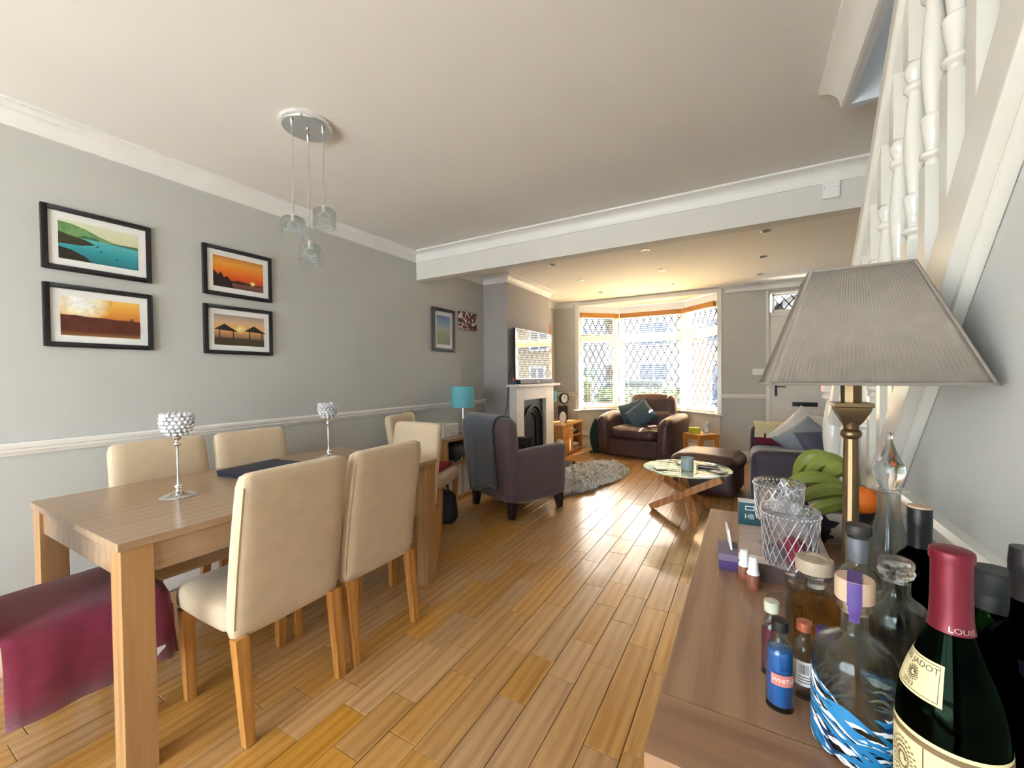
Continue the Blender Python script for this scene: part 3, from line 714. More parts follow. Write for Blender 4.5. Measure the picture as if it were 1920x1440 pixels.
# ================================================================== pictures
def framed(label, yc, zc, w, h, fw, mount, prints, x=XL, dep=.022, name='picture_frame', fm=None, group=None):
    """picture on the left wall; local: x out of the wall, y along, z up"""
    t = thing(name, label, 'picture', (x, yc, zc), 0, group); fm = fm or blackmat_m
    b = MB()
    b.box(0, dep, -w/2, -w/2+fw, -h/2, h/2); b.box(0, dep, w/2-fw, w/2, -h/2, h/2); b.box(0, dep, -w/2+fw, w/2-fw, -h/2, -h/2+fw); b.box(0, dep, -w/2+fw, w/2-fw, h/2-fw, h/2)
    b.build('frame', fm, t, bevel=.002)
    b = MB(); b.box(.002, .012, -w/2+fw, w/2-fw, -h/2+fw, h/2-fw); b.build('mount', paper_m, t)
    pw, ph = w-2*fw-2*mount, h-2*fw-2*mount
    p = MB(); p.box(.0125, .0130, -pw/2, pw/2, -ph/2, ph/2); pr = p.build('print', prints(pw, ph, t), t)
    return t, pw, ph
def flat(t, mname, col, pts, lift, rough=.4, kind=None):
    """one flat printed shape; pts in (y, z) fractions of the picture"""
    q = MB(); m = kind or mat(mname, col, rough, var=.25, scale=30)
    q.add([(.0130+lift*.00025, y, z) for y, z in pts], [tuple(range(len(pts)))]); return q.build('printed_shape', m, t)
def hills(pw, ph, base, tops):
    n = len(tops); return [(-pw/2, base*ph), (pw/2, base*ph)]+[(pw/2-pw*k/(n-1), tops[n-1-k]*ph) for k in range(n)]
GP = 'black framed landscape photographs'
# 1 teal bay
t, pw, ph = framed('black framed photo of a teal bay with green hills, upper left of four', .847, 2.012, .437, .322, .024, .036, lambda w_, h_, t: ramp_mat('print_bay', [(0, lin(40,120,125)), (.3, lin(50,150,160)), (.58, lin(90,180,185)), (.62, lin(210,210,170)), (1, lin(215,220,190))], 2, lo=-h_/2, hi=h_/2, distort=.06, nscale=14), group=GP)
flat(t, 'hill_green', lin(110,150,95), hills(pw, ph, .10, [.44, .42, .34, .22, .14, .11, .10]), 1)
flat(t, 'hill_far', lin(80,120,90), [(.05*pw, .09*ph), (.5*pw, .06*ph), (.5*pw, .14*ph), (.3*pw, .13*ph)], 2)
flat(t, 'land_dark', lin(62,60,44), [(-.5*pw, -.12*ph), (-.25*pw, -.10*ph), (-.06*pw, -.02*ph), (-.2*pw, .08*ph), (-.38*pw, .13*ph), (-.5*pw, .18*ph)], 3)
flat(t, 'headland', lin(50,110,80), [(-.3*pw, .10*ph), (.02*pw, .10*ph), (-.08*pw, .17*ph), (-.2*pw, .17*ph)], 2)
flat(t, 'land_near', lin(48,44,36), [(-.5*pw, -.5*ph), (-.1*pw, -.5*ph), (-.2*pw, -.36*ph), (-.36*pw, -.24*ph), (-.5*pw, -.2*ph)], 3)
for yy, zz in ((0, -.18), (.2, -.32), (-.04, -.06)): flat(t, 'boat', lin(30,60,80), [((yy-.025)*pw, zz*ph), ((yy+.03)*pw, zz*ph), ((yy+.01)*pw, (zz+.04)*ph)], 4)
# 2 golden sunset
t, pw, ph = framed('black framed photo of a golden sunset over a dark field, lower left of four', .847, 1.619, .437, .322, .024, .036, lambda w_, h_, t: ramp_mat('print_gold', [(0, lin(150,110,60)), (.1, lin(110,60,40)), (.48, lin(128,68,44)), (.5, lin(215,130,60)), (.8, lin(235,170,70)), (1, lin(240,200,100))], 2, lo=-h_/2, hi=h_/2, distort=.05, nscale=12), group=GP)
def sunglow(name, rings, cy, cz, t, pw, ph, lift0=1, clip=.5):
    for k, (r, c) in enumerate(rings):
        pts = [(max(-pw/2, min(pw/2, cy*pw+r*pw*math.cos(a)*1.1)), max(-ph/2, min(ph/2, cz*ph+r*pw*math.sin(a)))) for a in [2*PI*i/28 for i in range(28)]]
        flat(t, f'{name}_{k}', c, pts, lift0+k)
sunglow('gold_glow', [(.36-.03*k, tuple(a_+(b_-a_)*(k/9)**.8 for a_, b_ in zip(lin(236,172,74), lin(255,252,235)))) for k in range(10)], -.26, .42, t, pw, ph)
flat(t, 'field', lin(96,50,38), hills(pw, ph, -.38, [.02, .03, .0, .01, -.02, -.03, -.04]), 12)
for yy in (.37, .40): flat(t, 'walker', lin(60,30,30), [((yy-.008)*pw, -.06*ph), ((yy+.008)*pw, -.06*ph), ((yy+.008)*pw, .05*ph), ((yy-.008)*pw, .05*ph)], 13)
# 3 orange sunset
t, pw, ph = framed('black framed photo of an orange sunset with dark reeds, upper right of four', 1.550, 2.004, .442, .324, .024, .036, lambda w_, h_, t: ramp_mat('print_orange', [(0, lin(90,60,55)), (.16, lin(130,85,75)), (.2, lin(180,60,30)), (.35, lin(220,90,35)), (.6, lin(235,130,40)), (.8, lin(230,160,60)), (1, lin(200,120,60))], 2, lo=-h_/2, hi=h_/2, distort=.16, nscale=16), group=GP)
flat(t, 'island', lin(70,35,35), hills(pw, ph, -.33, [-.28, -.26, -.27, -.22, -.26, -.28, -.29]), 1)
flat(t, 'reeds', lin(40,25,25), [(-.5*pw, -.5*ph), (-.12*pw, -.5*ph), (-.16*pw, -.28*ph), (-.25*pw, -.12*ph), (-.3*pw, -.2*ph), (-.36*pw, .0*ph), (-.4*pw, -.12*ph), (-.5*pw, .02*ph)], 2)
sunglow('setting_sun', [(.05, lin(250,190,90)), (.025, lin(255,245,220))], .27, -.24, t, pw, ph, 3)
# 4 huts at dusk
t, pw, ph = framed('black framed photo of beach parasols at dusk, lower right of four', 1.549, 1.615, .442, .324, .024, .036, lambda w_, h_, t: ramp_mat('print_dusk', [(0, lin(70,60,45)), (.22, lin(80,66,50)), (.27, lin(150,115,85)), (.42, lin(205,150,100)), (.5, lin(235,180,100)), (.75, lin(220,180,140)), (1, lin(165,150,140))], 2, lo=-h_/2, hi=h_/2, distort=.07, nscale=14), group=GP)
sunglow('dusk_sun', [(.09, lin(250,200,110)), (.045, lin(255,240,190))], .0, .06, t, pw, ph, 1)
for cx in (-.27, .32):
    flat(t, 'parasol_roof', lin(52,44,44), [((cx-.24)*pw, .0*ph), ((cx+.22)*pw, -.04*ph), ((cx-.04)*pw, .2*ph)], 4)
    for dx in (-.14, .12): flat(t, 'parasol_post', lin(52,44,44), [((cx+dx)*pw, -.28*ph), ((cx+dx+.02)*pw, -.28*ph), ((cx+dx+.02)*pw, 0), ((cx+dx)*pw, 0)], 4)
# 5 tall blue picture, canvas, small orange picture
framed('dark grey framed tall picture of blue sky over grasses', 3.752, 1.826, .40, .49, .035, .045, lambda w_, h_, t: ramp_mat('print_blue', [(0, lin(120,120,100)), (.3, lin(130,135,95)), (.5, lin(150,160,140)), (.7, lin(110,140,175)), (1, lin(70,105,165))], 2, lo=-h_/2, hi=h_/2, distort=.35, nscale=18), fm=mat('grey_frame', lin(62,64,70), .4), dep=.03)
m, nt, p = nodes_of('canvas_crowd'); N = nt.nodes.new; Lk = nt.links.new
tc = N('ShaderNodeTexCoord'); vo = N('ShaderNodeTexVoronoi'); vo.inputs['Scale'].default_value = 38; Lk(tc.outputs['Object'], vo.inputs['Vector'])
cr = N('ShaderNodeValToRGB'); e = cr.color_ramp.elements; cr.color_ramp.interpolation = 'CONSTANT'; e[0].color = lin(60,40,46)
for q, c in ((.22, lin(225,205,205)), (.42, lin(150,50,66)), (.6, lin(80,60,66)), (.72, lin(215,150,150)), (.85, lin(40,36,44))): k = e.new(q); k.color = c
sp = N('ShaderNodeSeparateColor'); Lk(vo.outputs['Color'], sp.inputs[0]); Lk(sp.outputs[0], cr.inputs['Fac']); Lk(cr.outputs['Color'], p.inputs['Base Color'])
b = MB(); b.box(0, .03, -.175, .175, -.108, .108); tag(b.build('canvas_print', m, loc=(XL, 4.225, 1.983), bevel=.003), 'small red and white photo canvas beside the tall framed picture', 'picture')
b = MB(); b.box(0, .02, -.10, .10, -.10, .10); tag(b.build('small_picture', mat('orange_print', lin(215,95,50), .5, var=.4, scale=20), loc=(XL, 6.62, 2.10), bevel=.003), 'small orange picture on the wall behind the television', 'picture')
# wall fittings
t = thing('junction_box', 'white blank cover plate on the ceiling beam', 'cover plate', (.463, 3.325, 2.45))
b = MB(); b.box(-.045, .045, -.022, 0, -.051, .051); b.build('cover', upvc_m, t, bevel=.004)
for sx in (-1, 1): b = MB(); b.box(sx*.034-.003, sx*.034+.003, -.0235, -.0215, .012, .018); b.build('screw', steel_m, t)
t = thing('light_switch', 'white double light switch on the wall left of the front door', 'switch', (.14, YB, 1.317))
b = MB(); b.box(-.073, .073, -.009, 0, -.043, .043); b.build('plate', upvc_m, t, bevel=.004)
for sx in (-.03, .03): b = MB(); b.box(sx-.010, sx+.010, -.014, -.008, -.016, .016); b.build('rocker', upvc_m, t, bevel=.002)
t = thing('wall_socket', 'white double power socket low on the back wall', 'socket', (-2.50, YB, .27))
b = MB(); b.box(-.073, .073, -.009, 0, -.043, .043); b.build('plate', upvc_m, t, bevel=.004)
b = MB(); b.box(-.055, -.012, -.045, -.009, -.03, .02); b.build('plug', upvc_m, t, bevel=.006)
b = MB(); b.box(.018, .048, -.04, -.009, -.03, .02); b.build('plug', upvc_m, t, bevel=.006)
k = 0
rowname = ('row nearest the beam', 'middle row', 'row nearest the bay'); colname = ('left', 'centre', 'right')
dl = None
for iy, y in enumerate((4.48, 5.435, 6.36)):
    for ix, x in enumerate((-2.0, -.93, .153)):
        lab = f'recessed ceiling downlight, {colname[ix]} of the {rowname[iy]}'
        if dl is None:
            dl = thing('downlight', lab, 'downlight', (x, y, CEIL), 0, 'recessed downlights')
            b = MB(); b.lathe([(.032, 0), (.046, 0), (.046, -.004), (.040, -.008), (.033, -.006)], 24, closed=True); b.build('bezel', steel_m, dl)
            b = MB(); b.lathe([(0, -.002), (.032, -.002), (.032, -.0005), (0, -.0005)], 20); b.build('lamp', mat('lamp_glass', (.25,.25,.25), .15, metal=.6), dl)
        else: dup(dl, (x, y, CEIL), 0, lab, 'recessed downlights')
# ================================================================== record cabinet by the left wall
cab = thing('record_cabinet', 'low oak cabinet by the left wall with an open front holding records', 'cabinet', (-3.035, 3.27, 0))
D, Wd, Ht = .405, 1.22, .65
b = MB(); b.box(0, D, 0, .022, 0, Ht-.03); b.build('side_panel', oak_m, cab, bevel=.002)
b = MB(); b.box(0, D, Wd-.022, Wd, 0, Ht-.03); b.build('side_panel', oak_m, cab, bevel=.002)
b = MB(); b.box(0, D, .60, .62, .04, Ht-.03); b.build('divider', oak_m, cab)
b = MB(); b.box(0, D+.01, -.01, Wd+.01, Ht-.03, Ht); b.build('top', side_m, cab, bevel=.003)
b = MB(); b.box(0, D, .022, Wd-.022, .02, .04); b.build('bottom_shelf', oak_m, cab)
b = MB(); b.box(0, D, .022, Wd-.022, .36, .38); b.build('shelf', oak_m, cab)
b = MB(); b.box(.002, .012, .022, Wd-.022, .04, Ht-.03); b.build('back_panel', oak_m, cab)
rr = random.Random(11); y = 3.305; base = None; cols = [lin(235,232,226), lin(225,222,214), lin(200,200,200), lin(190,180,165), lin(230,230,235), lin(120,130,140), lin(205,190,170), lin(240,238,230)]
sleeve_ms = [mat(f'record_sleeve_{i}', c, .6, var=.05) for i, c in enumerate(cols)]
sm = MB(); sm.box(0, .315, 0, .009, 0, .312); sme = [sm.mesh('record_sleeve', m_) for m_ in sleeve_ms]
i = 0
while y < 3.85:
    o = bpy.data.objects.new('record_sleeve', sme[rr.randrange(len(sme))]); C.objects.link(o); o.location = (-2.965+rr.uniform(-.006,.012), y, .0405)
    tag(o, 'record sleeve standing upright on the bottom shelf of the low oak cabinet', 'record', 'records in the low cabinet'); y += .0105+.002*rr.random(); i += 1
b = MB(); b.soft(0, .30, 0, .26, 0, .19, .05, .01, 8); tag(b.build('fabric_pouch', blackmat_m, loc=(-2.95, 3.36, .381), angle=60), 'black pouch on the upper shelf of the low oak cabinet', 'pouch')
b = MB(); b.tube([(-2.66+.03*math.sin(k*.9), 3.34+.02*k, .39+.02*math.cos(k*1.3)+.02) for k in range(14)], .004, 6); tag(b.build('white_cable', upvc_m), 'white cable lying at the front of the low cabinet shelf', 'cable')
sp = thing('desktop_speaker', 'white box speaker with grey front on the low oak cabinet', 'speaker', (-2.85, 3.45, .65), rad(4))
b = MB(); b.box(-.13, .12, -.14, .14, 0, .13); b.build('body', upvc_m, sp, bevel=.006)
b = MB(); b.box(.12, .132, -.135, .135, .005, .125); b.build('grille', mat('grey_grille', lin(200,200,202), .7, var=.05), sp, bevel=.003)
b = MB(); b.box(.132, .134, .02, .06, .025, .035); b.build('badge', steel_m, sp)
def drum_lamp(label, loc, R, zs0, zs1, h):
    t = thing('table_lamp', label, 'lamp', loc, 0, 'turquoise drum lamps')
    b = MB(); b.lathe([(0,0), (.06,0), (.062,.008), (.05,.014), (.008,.022), (.006,.03), (.006,h), (0,h)], 20); b.build('stem', chrome_m, t)
    b = MB(); b.lathe([(R, zs0), (R, zs1), (R-.003, zs1), (R-.003, zs0)], 40, closed=True); b.build('shade', turq_m, t)
    b = MB()
    for k in range(3): a = k*2*PI/3; b.tube([(0,0,zs1-.03), ((R-.004)*math.cos(a), (R-.004)*math.sin(a), zs1-.01)], .0018, 5)
    b.build('shade_ring', steel_m, t)
drum_lamp('turquoise drum shade lamp on the low cabinet behind the plum armchair', (-2.82, 3.80, .65), .132, .288, .525, .5)
# black bag on the floor beneath the far chair
bg_ = thing('floor_bag', 'black cloth bag on the floor under the chair with the red pad', 'bag', (-2.35, 2.85, 0), rad(15))
b = MB(); b.soft(-.13, .13, -.08, .08, 0, .27, .05, .015, 8, fn=lambda p: (p.x*(1-.2*p.z/.27), p.y*(1-.35*p.z/.27), p.z)); b.build('body', blackmat_m, bg_, angle=60)
b = MB(); b.tube([(-.06,0,.25), (-.05,.0,.32), (0,0,.345), (.05,0,.32), (.06,0,.25)], .008, 6); b.build('handle', blackmat_m, bg_)

# ================================================================== plum armchair with slate throw (faces +y)
ac = thing('armchair', 'plum brown fabric armchair seen from behind with a slate throw over its back', 'armchair', (-1.985, 3.57, 0), rad(-23))
def aback(p):
    k = max(0, (p.z-.15)/.75); return (p.x*(1-.03*k), p.y-.055*k, p.z)
b = MB(); b.soft(-.335, .335, -.345, -.17, .135, .90, .075, .012, 12, fn=aback); b.build('backrest', plum_m, ac, angle=60)
for sx in (-1, 1):
    b = MB(); x0, x1 = (.225, .345) if sx > 0 else (-.345, -.225)
    b.soft(x0, x1, -.31, .335, .135, .615, .045, .008, 10, fn=lambda p: (p.x, p.y+.02*(p.z-.13)/.5*(1 if p.y > 0 else 0), p.z+(.025*(p.y+.3)/.63-.012)*(1 if p.z > .4 else 0))); b.build('arm', plum_m, ac, angle=60)
b = MB(); b.soft(-.235, .235, -.19, .32, .13, .30, .02, 0, 6); b.build('seat_base', plum_m, ac, angle=60)
b = MB(); b.soft(-.225, .225, -.18, .335, .30, .45, .05, .018, 10); b.build('seat_cushion', plum_m, ac, angle=60)
dkleg = mat('dark_wood_leg', lin(48,36,34), .45, var=.1)
for sx in (-1, 1):
    for sy, y_ in ((-1, -.29), (1, .27)):
        b = MB(); b.beam((sx*.295, y_, .15), (sx*.298, y_+sy*.015, 0), .075, .075, w2=.05, h2=.05, up=(0,1,0)); b.build('foot', dkleg, ac, bevel=.004)
# throw: a sheet laid over the back, following its profile
tw = thing('slate_throw', 'slate grey throw hanging over the back of the plum armchair', 'throw', (-1.985, 3.57, 0), rad(-23))
path = []
for k in range(8): z = .55+.30*k/7; path.append((-.155-.055*(z-.15)/.75+.0, z))          # front of the back, going up
for k in range(1, 8): a = PI*k/8; path.append((-.3125+.105*math.cos(a)-.0, .852+.072*math.sin(a)))
for k in range(16): z = .85-.62*k/15; path.append((-.372-.055*(z-.15)/.75, z))
n = 18; vs = []; fs = []; m = len(path)
for i in range(n+1):
    u = -.345+.52*i/n
    for j, (yy, zz) in enumerate(path):
        back = j > 15
        f = .010*(noise.noise(Vector((u*9, j*.05, 1)))+.6*math.sin(u*17+j*.05))*(((j-15)/14)**1.3+.05 if back else .08)
        pinch = 1-.10*max(0, (j-16)/14)
        xx = (u+.085)*pinch-.085 + (.03*max(0, (j-16)/14))
        lower = -.045*math.sin(i*.30+.3)*max(0, (j-22)/8)
        vs.append((max(-.352, xx) if not back else xx, yy-abs(f)*(1 if back else -1)-(.006 if back else -.004), zz+lower))
for i in range(n):
    for j in range(m-1): fs.append((i*m+j, (i+1)*m+j, (i+1)*m+j+1, i*m+j+1))
b = MB(); b.add(vs, fs); o = b.build('cloth', throw_m, tw, angle=80); so = o.modifiers.new('thick', 'SOLIDIFY'); so.thickness = .010; so.offset = 0
b = MB(); b.tube([vs[n*m+j] for j in range(m)], .008, 6); b.tube([vs[i_*m+m-1] for i_ in range(n+1)], .007, 6); b.build('hem', throw_m, tw, angle=80)
# black cushion on its seat
b = MB(); b.pillow(.20, .20, .09, T=RT((-2.0, 3.72, .565), rx=rad(70), rz=rad(20))); tag(b.build('black_cushion', blackmat_m, angle=70), 'small black cushion propped on the seat of the plum armchair', 'cushion')

# ================================================================== fireplace
fp = thing('fireplace', 'white painted fire surround with black cast iron arched grate', 'fireplace', (0, 0, 0))
XF = -2.577; XC = -2.689
fpw = mat('surround_paint', (0.80, 0.77, 0.72), 0.4, var=.05, scale=20, bump=.08, bscale=40)
b = MB(); b.box(XC, XF, 4.63, 4.83, .04, 1.145); b.build('pilaster', fpw, fp, bevel=.004)
b = MB(); b.box(XC, XF, 5.52, 5.79, .04, 1.145); b.build('pilaster', fpw, fp, bevel=.004)
b = MB(); b.box(XC, XF, 4.83, 5.52, .965, 1.145); b.build('lintel', fpw, fp, bevel=.003)
b = MB(); b.box(XC, -2.505, 4.555, 5.89, 1.145, 1.180); b.build('mantel_shelf', fpw, fp, bevel=.005)
b = MB(); b.box(XC, -2.18, 4.60, 5.66, .001, .04); b.build('hearth', mat('slate_hearth', (.05,.052,.056), .5, var=.2, scale=12), fp, bevel=.004)
def archpts(r, cy=5.175, zs=.585, n=20): return [(cy-r, .04)]+[(cy-r*math.cos(PI*k/n), zs+r*math.sin(PI*k/n)) for k in range(n+1)]+[(cy+r, .04)]
def archband(mb, r0, r1, x0, x1):
    a = archpts(r0); c = archpts(r1); k = len(a); vs = [(x0, *p) for p in a]+[(x0, *p) for p in c]+[(x1, *p) for p in a]+[(x1, *p) for p in c]; fs = []
    for i in range(k-1): fs += [(2*k+i, 2*k+i+1, 3*k+i+1, 3*k+i), (i, k+i, k+i+1, i+1), (i, i+1, 2*k+i+1, 2*k+i), (k+i, 3*k+i, 3*k+i+1, k+i+1)]
    mb.add(vs, fs)
# flat plate outside the arch
b = MB(); a = archpts(.30); k = len(a); outer = []
for y_, z_ in a:
    dy, dz = y_-5.175, z_-.585
    if z_ <= .585+1e-6: outer.append((4.83 if dy < 0 else 5.52, z_))
    else:
        s_ = min(.345/abs(dy) if abs(dy) > 1e-6 else 9e9, .38/dz if dz > 1e-6 else 9e9); outer.append((5.175+dy*s_, .585+dz*s_))
vs = [(-2.64, *p) for p in a]+[(-2.64, *p) for p in outer]; b.add(vs, [(i, i+1, k+i+1, k+i) for i in range(k-1)])
b.box(-2.64, -2.639, 4.83, 4.86, .9, .965); b.box(-2.64, -2.639, 5.49, 5.52, .9, .965); b.build('grate_plate', iron_m, fp)
for r0, r1, x0, x1, nm in ((.275, .302, -2.645, -2.615, 'outer_arch'), (.235, .278, -2.675, -2.640, 'middle_arch'), (.19, .237, -2.687, -2.660, 'inner_arch')):
    b = MB(); archband(b, r0, r1, x0, x1); b.build(nm, iron_m, fp, bevel=.003, angle=50)
rimm = mat('polished_iron', (.30,.30,.31), .25, metal=.9, var=.1)
for r_, x_ in ((.290, -2.612), (.215, -2.656)):
    b = MB(); b.tube([(x_, y_, z_) for y_, z_ in archpts(r_)], .007, 6); b.build('arch_bead', rimm, fp, angle=60)
b = MB(); b.prism(archpts(.192), -2.6885, -2.684, 'x'); b.build('firebox_back', blackmat_m, fp)
for k in range(7):
    y_ = 5.175-.15+.05*k; b = MB(); b.tube([(-2.64, y_, .05), (-2.63, y_, .26)], .007, 6); b.build('grate_bar', iron_m, fp)
b = MB(); b.tube([(-2.632, 5.0, .26), (-2.625, 5.175, .262), (-2.632, 5.35, .26)], .009, 6); b.build('grate_rail', iron_m, fp)

# television, sound bar, cable
tv = thing('television', 'flat television above the mantel reflecting the bay window', 'television', (-2.62, 5.225, 1.58))
b = MB(); b.box(-.018, .012, -.565, .565, -.335, .335); b.build('housing', black_m, tv, bevel=.004)
m_scr = mat('tv_screen', (.012,.012,.014), .03, var=0, spec=1.0, coat=1.0); m_scr.node_tree.nodes['Principled BSDF'].inputs['Coat Roughness'].default_value = 0.02; m_scr.node_tree.nodes['Principled BSDF'].inputs['Coat IOR'].default_value = 2.2; m_scr.node_tree.nodes['Principled BSDF'].inputs['IOR'].default_value = 2.4
b = MB(); b.box(.012, .0135, -.557, .557, -.322, .328); b.build('screen', m_scr, tv)
b = MB(); b.box(.012, .016, -.565, .565, -.335, -.325); b.box(.012, .016, -.565, .565, .329, .335); b.box(.012, .016, -.565, -.559, -.335, .335); b.box(.012, .016, .559, .565, -.335, .335); b.build('bezel', steel_m, tv)
b = MB(); b.box(-.069, -.018, -.2, .2, -.12, .12); b.build('wall_bracket', black_m, tv)
sb = thing('sound_bar', 'black sound bar on the mantel under the television', 'sound bar', (-2.548, 5.135, 1.180))
b = MB(); b.box(-.03, .03, -.505, .505, .002, .058); b.build('body', black_m, sb, bevel=.01)
b = MB(); b.box(.030, .0315, -.02, .04, .022, .038); b.build('badge', paper_m, sb)
t = thing('small_bottle', 'small red and blue bottle at the left end of the mantel', 'bottle', (-2.60, 4.585, 1.180))
b = MB(); b.lathe([(0,0), (.016,0), (.016,.07), (.008,.085), (.008,.10), (0,.10)], 14); b.build('body', mat('bottle_red', lin(170,70,60), .4), t)
b = MB(); b.lathe([(.0162,.005), (.0164,.005), (.0164,.045), (.0162,.045)], 14); b.build('label_band', mat('bottle_blue', lin(60,80,140), .5), t)
b = MB(); b.tube([(-2.64,4.652,1.42), (-2.665,4.60,1.33), (-2.680,4.585,1.15), (-2.70,4.588,.9), (-2.76,4.592,.70), (-2.80,4.592,.40)], .004, 6); tag(b.build('power_cable', black_m), 'black cable running down the chimney breast from the television', 'cable')
# white faceted vase on the hearth
b = MB(); prof = [(.045,0), (.075,.10), (.085,.20), (.060,.29), (.045,.345), (.040,.345), (.05,.28), (0,.05)]
b.lathe(prof, 7); tag(b.build('faceted_vase', white_m, loc=(-2.30, 5.37, .041), angle=5), 'white faceted vase standing on the hearth', 'vase')

# ================================================================== television cabinet in the corner
tc_ = thing('media_cabinet', 'oak media cabinet in the back left corner with a door and open shelves', 'cabinet', (-3.035, 5.965, 0))
D, Wd, Ht = .535, .90, .51
mo = wood('media_oak', lin(224,170,108), lin(208,150,88), lin(182,124,66), .35, 'Y', .9)
for y_ in (0, .425, Wd-.022): b = MB(); b.box(0, D-.015, y_, y_+.022, .05, Ht-.028); b.build('upright', mo, tc_)
b = MB(); b.box(0, D+.005, -.004, Wd+.01, Ht-.028, Ht); b.build('top', mo, tc_, bevel=.004)
b = MB(); b.box(0, D-.02, .0, Wd, .03, .055); b.build('base_shelf', mo, tc_)
b = MB(); b.box(0, D-.05, .02, Wd-.02, 0, .03); b.build('plinth', mo, tc_)
b = MB(); b.box(0, D-.03, .447, Wd-.022, .275, .292); b.build('shelf', mo, tc_)
b = MB(); b.box(.001, .008, .022, Wd-.022, .055, Ht-.028); b.build('back_panel', mo, tc_)
b = MB(); b.box(D-.015, D+.003, .004, .44, .058, Ht-.034); dr = b.build('door', mo, tc_, bevel=.003)
b = MB(); b.tube([(D+.003,.25,.43), (D+.022,.26,.43), (D+.022,.40,.43), (D+.003,.41,.43)], .005, 6); b.build('handle', steel_m, dr)
def slab(name, label, cat, m_, loc, sx, sy, sz, rz=0, bev=.004):
    b = MB(); b.box(-sx/2, sx/2, -sy/2, sy/2, 0, sz); return tag(b.build(name, m_, loc=loc, rot=(0,0,rz), bevel=bev), label, cat)
slab('disc_player', 'dark disc player on the upper shelf of the media cabinet', 'player', black_m, (-2.68, 6.625, .293), .26, .36, .045)
slab('set_top_box', 'pale box lying on the disc player in the media cabinet', 'box', upvc_m, (-2.68, 6.60, .3385), .2, .28, .03, rad(4))
slab('router_box', 'grey flat box on the bottom shelf of the media cabinet', 'box', mat('router_grey', lin(150,150,150), .5), (-2.68, 6.63, .0555), .26, .34, .05)
slab('paper_stack', 'stack of papers leaning on the grey box in the media cabinet', 'paper', paper_m, (-2.67, 6.62, .106), .22, .3, .03, rad(-5))
drum_lamp('turquoise drum shade lamp on the media cabinet, half hidden by the fire surround', (-2.78, 6.12, .51), .10, .36, .545, .5)
ck = thing('pedestal_clock', 'round black rimmed clock on a pedestal on the media cabinet', 'clock', (-2.70, 6.50, .51), rad(28))
b = MB(); b.lathe([(0,0), (.05,0), (.045,.012), (.012,.022), (.009,.10), (.012,.20), (.008,.28), (.0,.315)], 18); b.build('pedestal', blackmat_m, ck)
Tc = RT((0, 0, .395), rx=rad(90), rz=rad(35))
b = MB(); b.lathe([(.075,-.02), (.092,-.02), (.095,0), (.092,.02), (.075,.02)], 32, T=Tc, closed=True); b.build('rim', blackmat_m, ck)
b = MB(); b.lathe([(0,-.012), (.076,-.012), (.076,.012), (0,.012)], 28, T=Tc); b.build('dial', paper_m, ck)
b = MB(); b.box(-.003,.003,0,.05,.0125,.014, T=Tc); b.box(0,.035,-.003,.003,.0125,.014, T=Tc); b.build('hands', black_m, ck)
b = MB()
for k in range(12): a = k*PI/6; b.box(.06*math.cos(a)-.003, .06*math.cos(a)+.003, .06*math.sin(a)-.003, .06*math.sin(a)+.003, .0125, .0135, T=Tc)
b.build('hour_marks', black_m, ck)
wd = thing('white_disc_lamp', 'white round disc ornament on a small foot at the front of the media cabinet', 'ornament', (-2.60, 6.20, .51), rad(35))
b = MB(); b.lathe([(0,-.008), (.06,-.008), (.066,0), (.06,.008), (0,.008)], 32, T=RT((0,0,.105), rx=rad(90), rz=rad(20)) @ Matrix.Diagonal((1,1.4,1,1))); b.build('disc', white_m, wd)
b = MB(); b.lathe([(0,0), (.03,0), (.028,.008), (.008,.012), (.006,.03), (0,.03)], 14); b.build('foot', white_m, wd)
b = MB(); b.box(-.085, .085, -.006, .006, 0, .25); tag(b.build('propped_board', blackmat_m, loc=(-2.80, 6.70, .51), rot=(rad(-9), 0, rad(35)), bevel=.002), 'black rectangular board propped on the media cabinet behind the clock', 'board')
# dark green tapered floor ornament
gn = thing('floor_ornament', 'dark green leaf shaped floor standing panel beside the leather armchair', 'ornament', (-2.22, 6.70, 0), rad(35))
grn = mat('dark_green_gloss', lin(58,82,74), .35, var=.15, scale=8)
pts = []
for k in range(13): t_ = k/12; pts.append((-.095*math.sin(PI*(.12+.88*t_))**.75, .02+.55*t_))
for k in range(13): t_ = 1-k/12; pts.append((.095*math.sin(PI*(.12+.88*t_))**.75, .02+.55*t_))
b = MB(); b.prism(pts, -.025, .025, 'y'); b.build('panel', grn, gn, bevel=.006)
b = MB(); b.lathe([(0,0), (.11,0), (.11,.012), (.10,.02), (0,.02)], 28); b.build('base', black_m, gn)

# ================================================================== leather armchair in the bay (front is -y)
la = thing('leather_armchair', 'wide brown leather armchair in front of the bay window', 'armchair', (-1.46, 6.79, 0), rad(-12.5))
b = MB(); b.soft(-.58, .58, -.40, .40, .015, .30, .03, .004, 8); b.build('base', leather_m, la, angle=60)
b = MB(); b.soft(-.37, .37, -.43, .26, .29, .47, .07, .03, 12); b.build('seat_cushion', leather_m, la, angle=60)
for sx in (-1, 1):
    b = MB()
    def arm(p, sx=sx):
        k = (p.z-.02)/.64; q = (p.y+.43)/.85
        return (p.x+sx*(.05*k*k+.02*math.sin(PI*q)), p.y, p.z-(.05*(1-q)**2*k if k > .5 else 0)+(.03*math.sin(PI*q) if k > .6 else 0))
    x0, x1 = (.36, .58) if sx > 0 else (-.58, -.36)
    b.soft(x0, x1, -.43, .40, .02, .66, .095, .012, 12, fn=arm); a_ = b.build('arm', leather_m, la, angle=60)
    b = MB(); xm = sx*.50
    b.tube([arm(Vector((xm+sx*.035*math.cos(t_), -.432, .40+.22*math.sin(t_))), sx) for t_ in [PI*k/10 for k in range(11)]], .006, 5); b.build('arm_piping', leather_m, a_, angle=60)
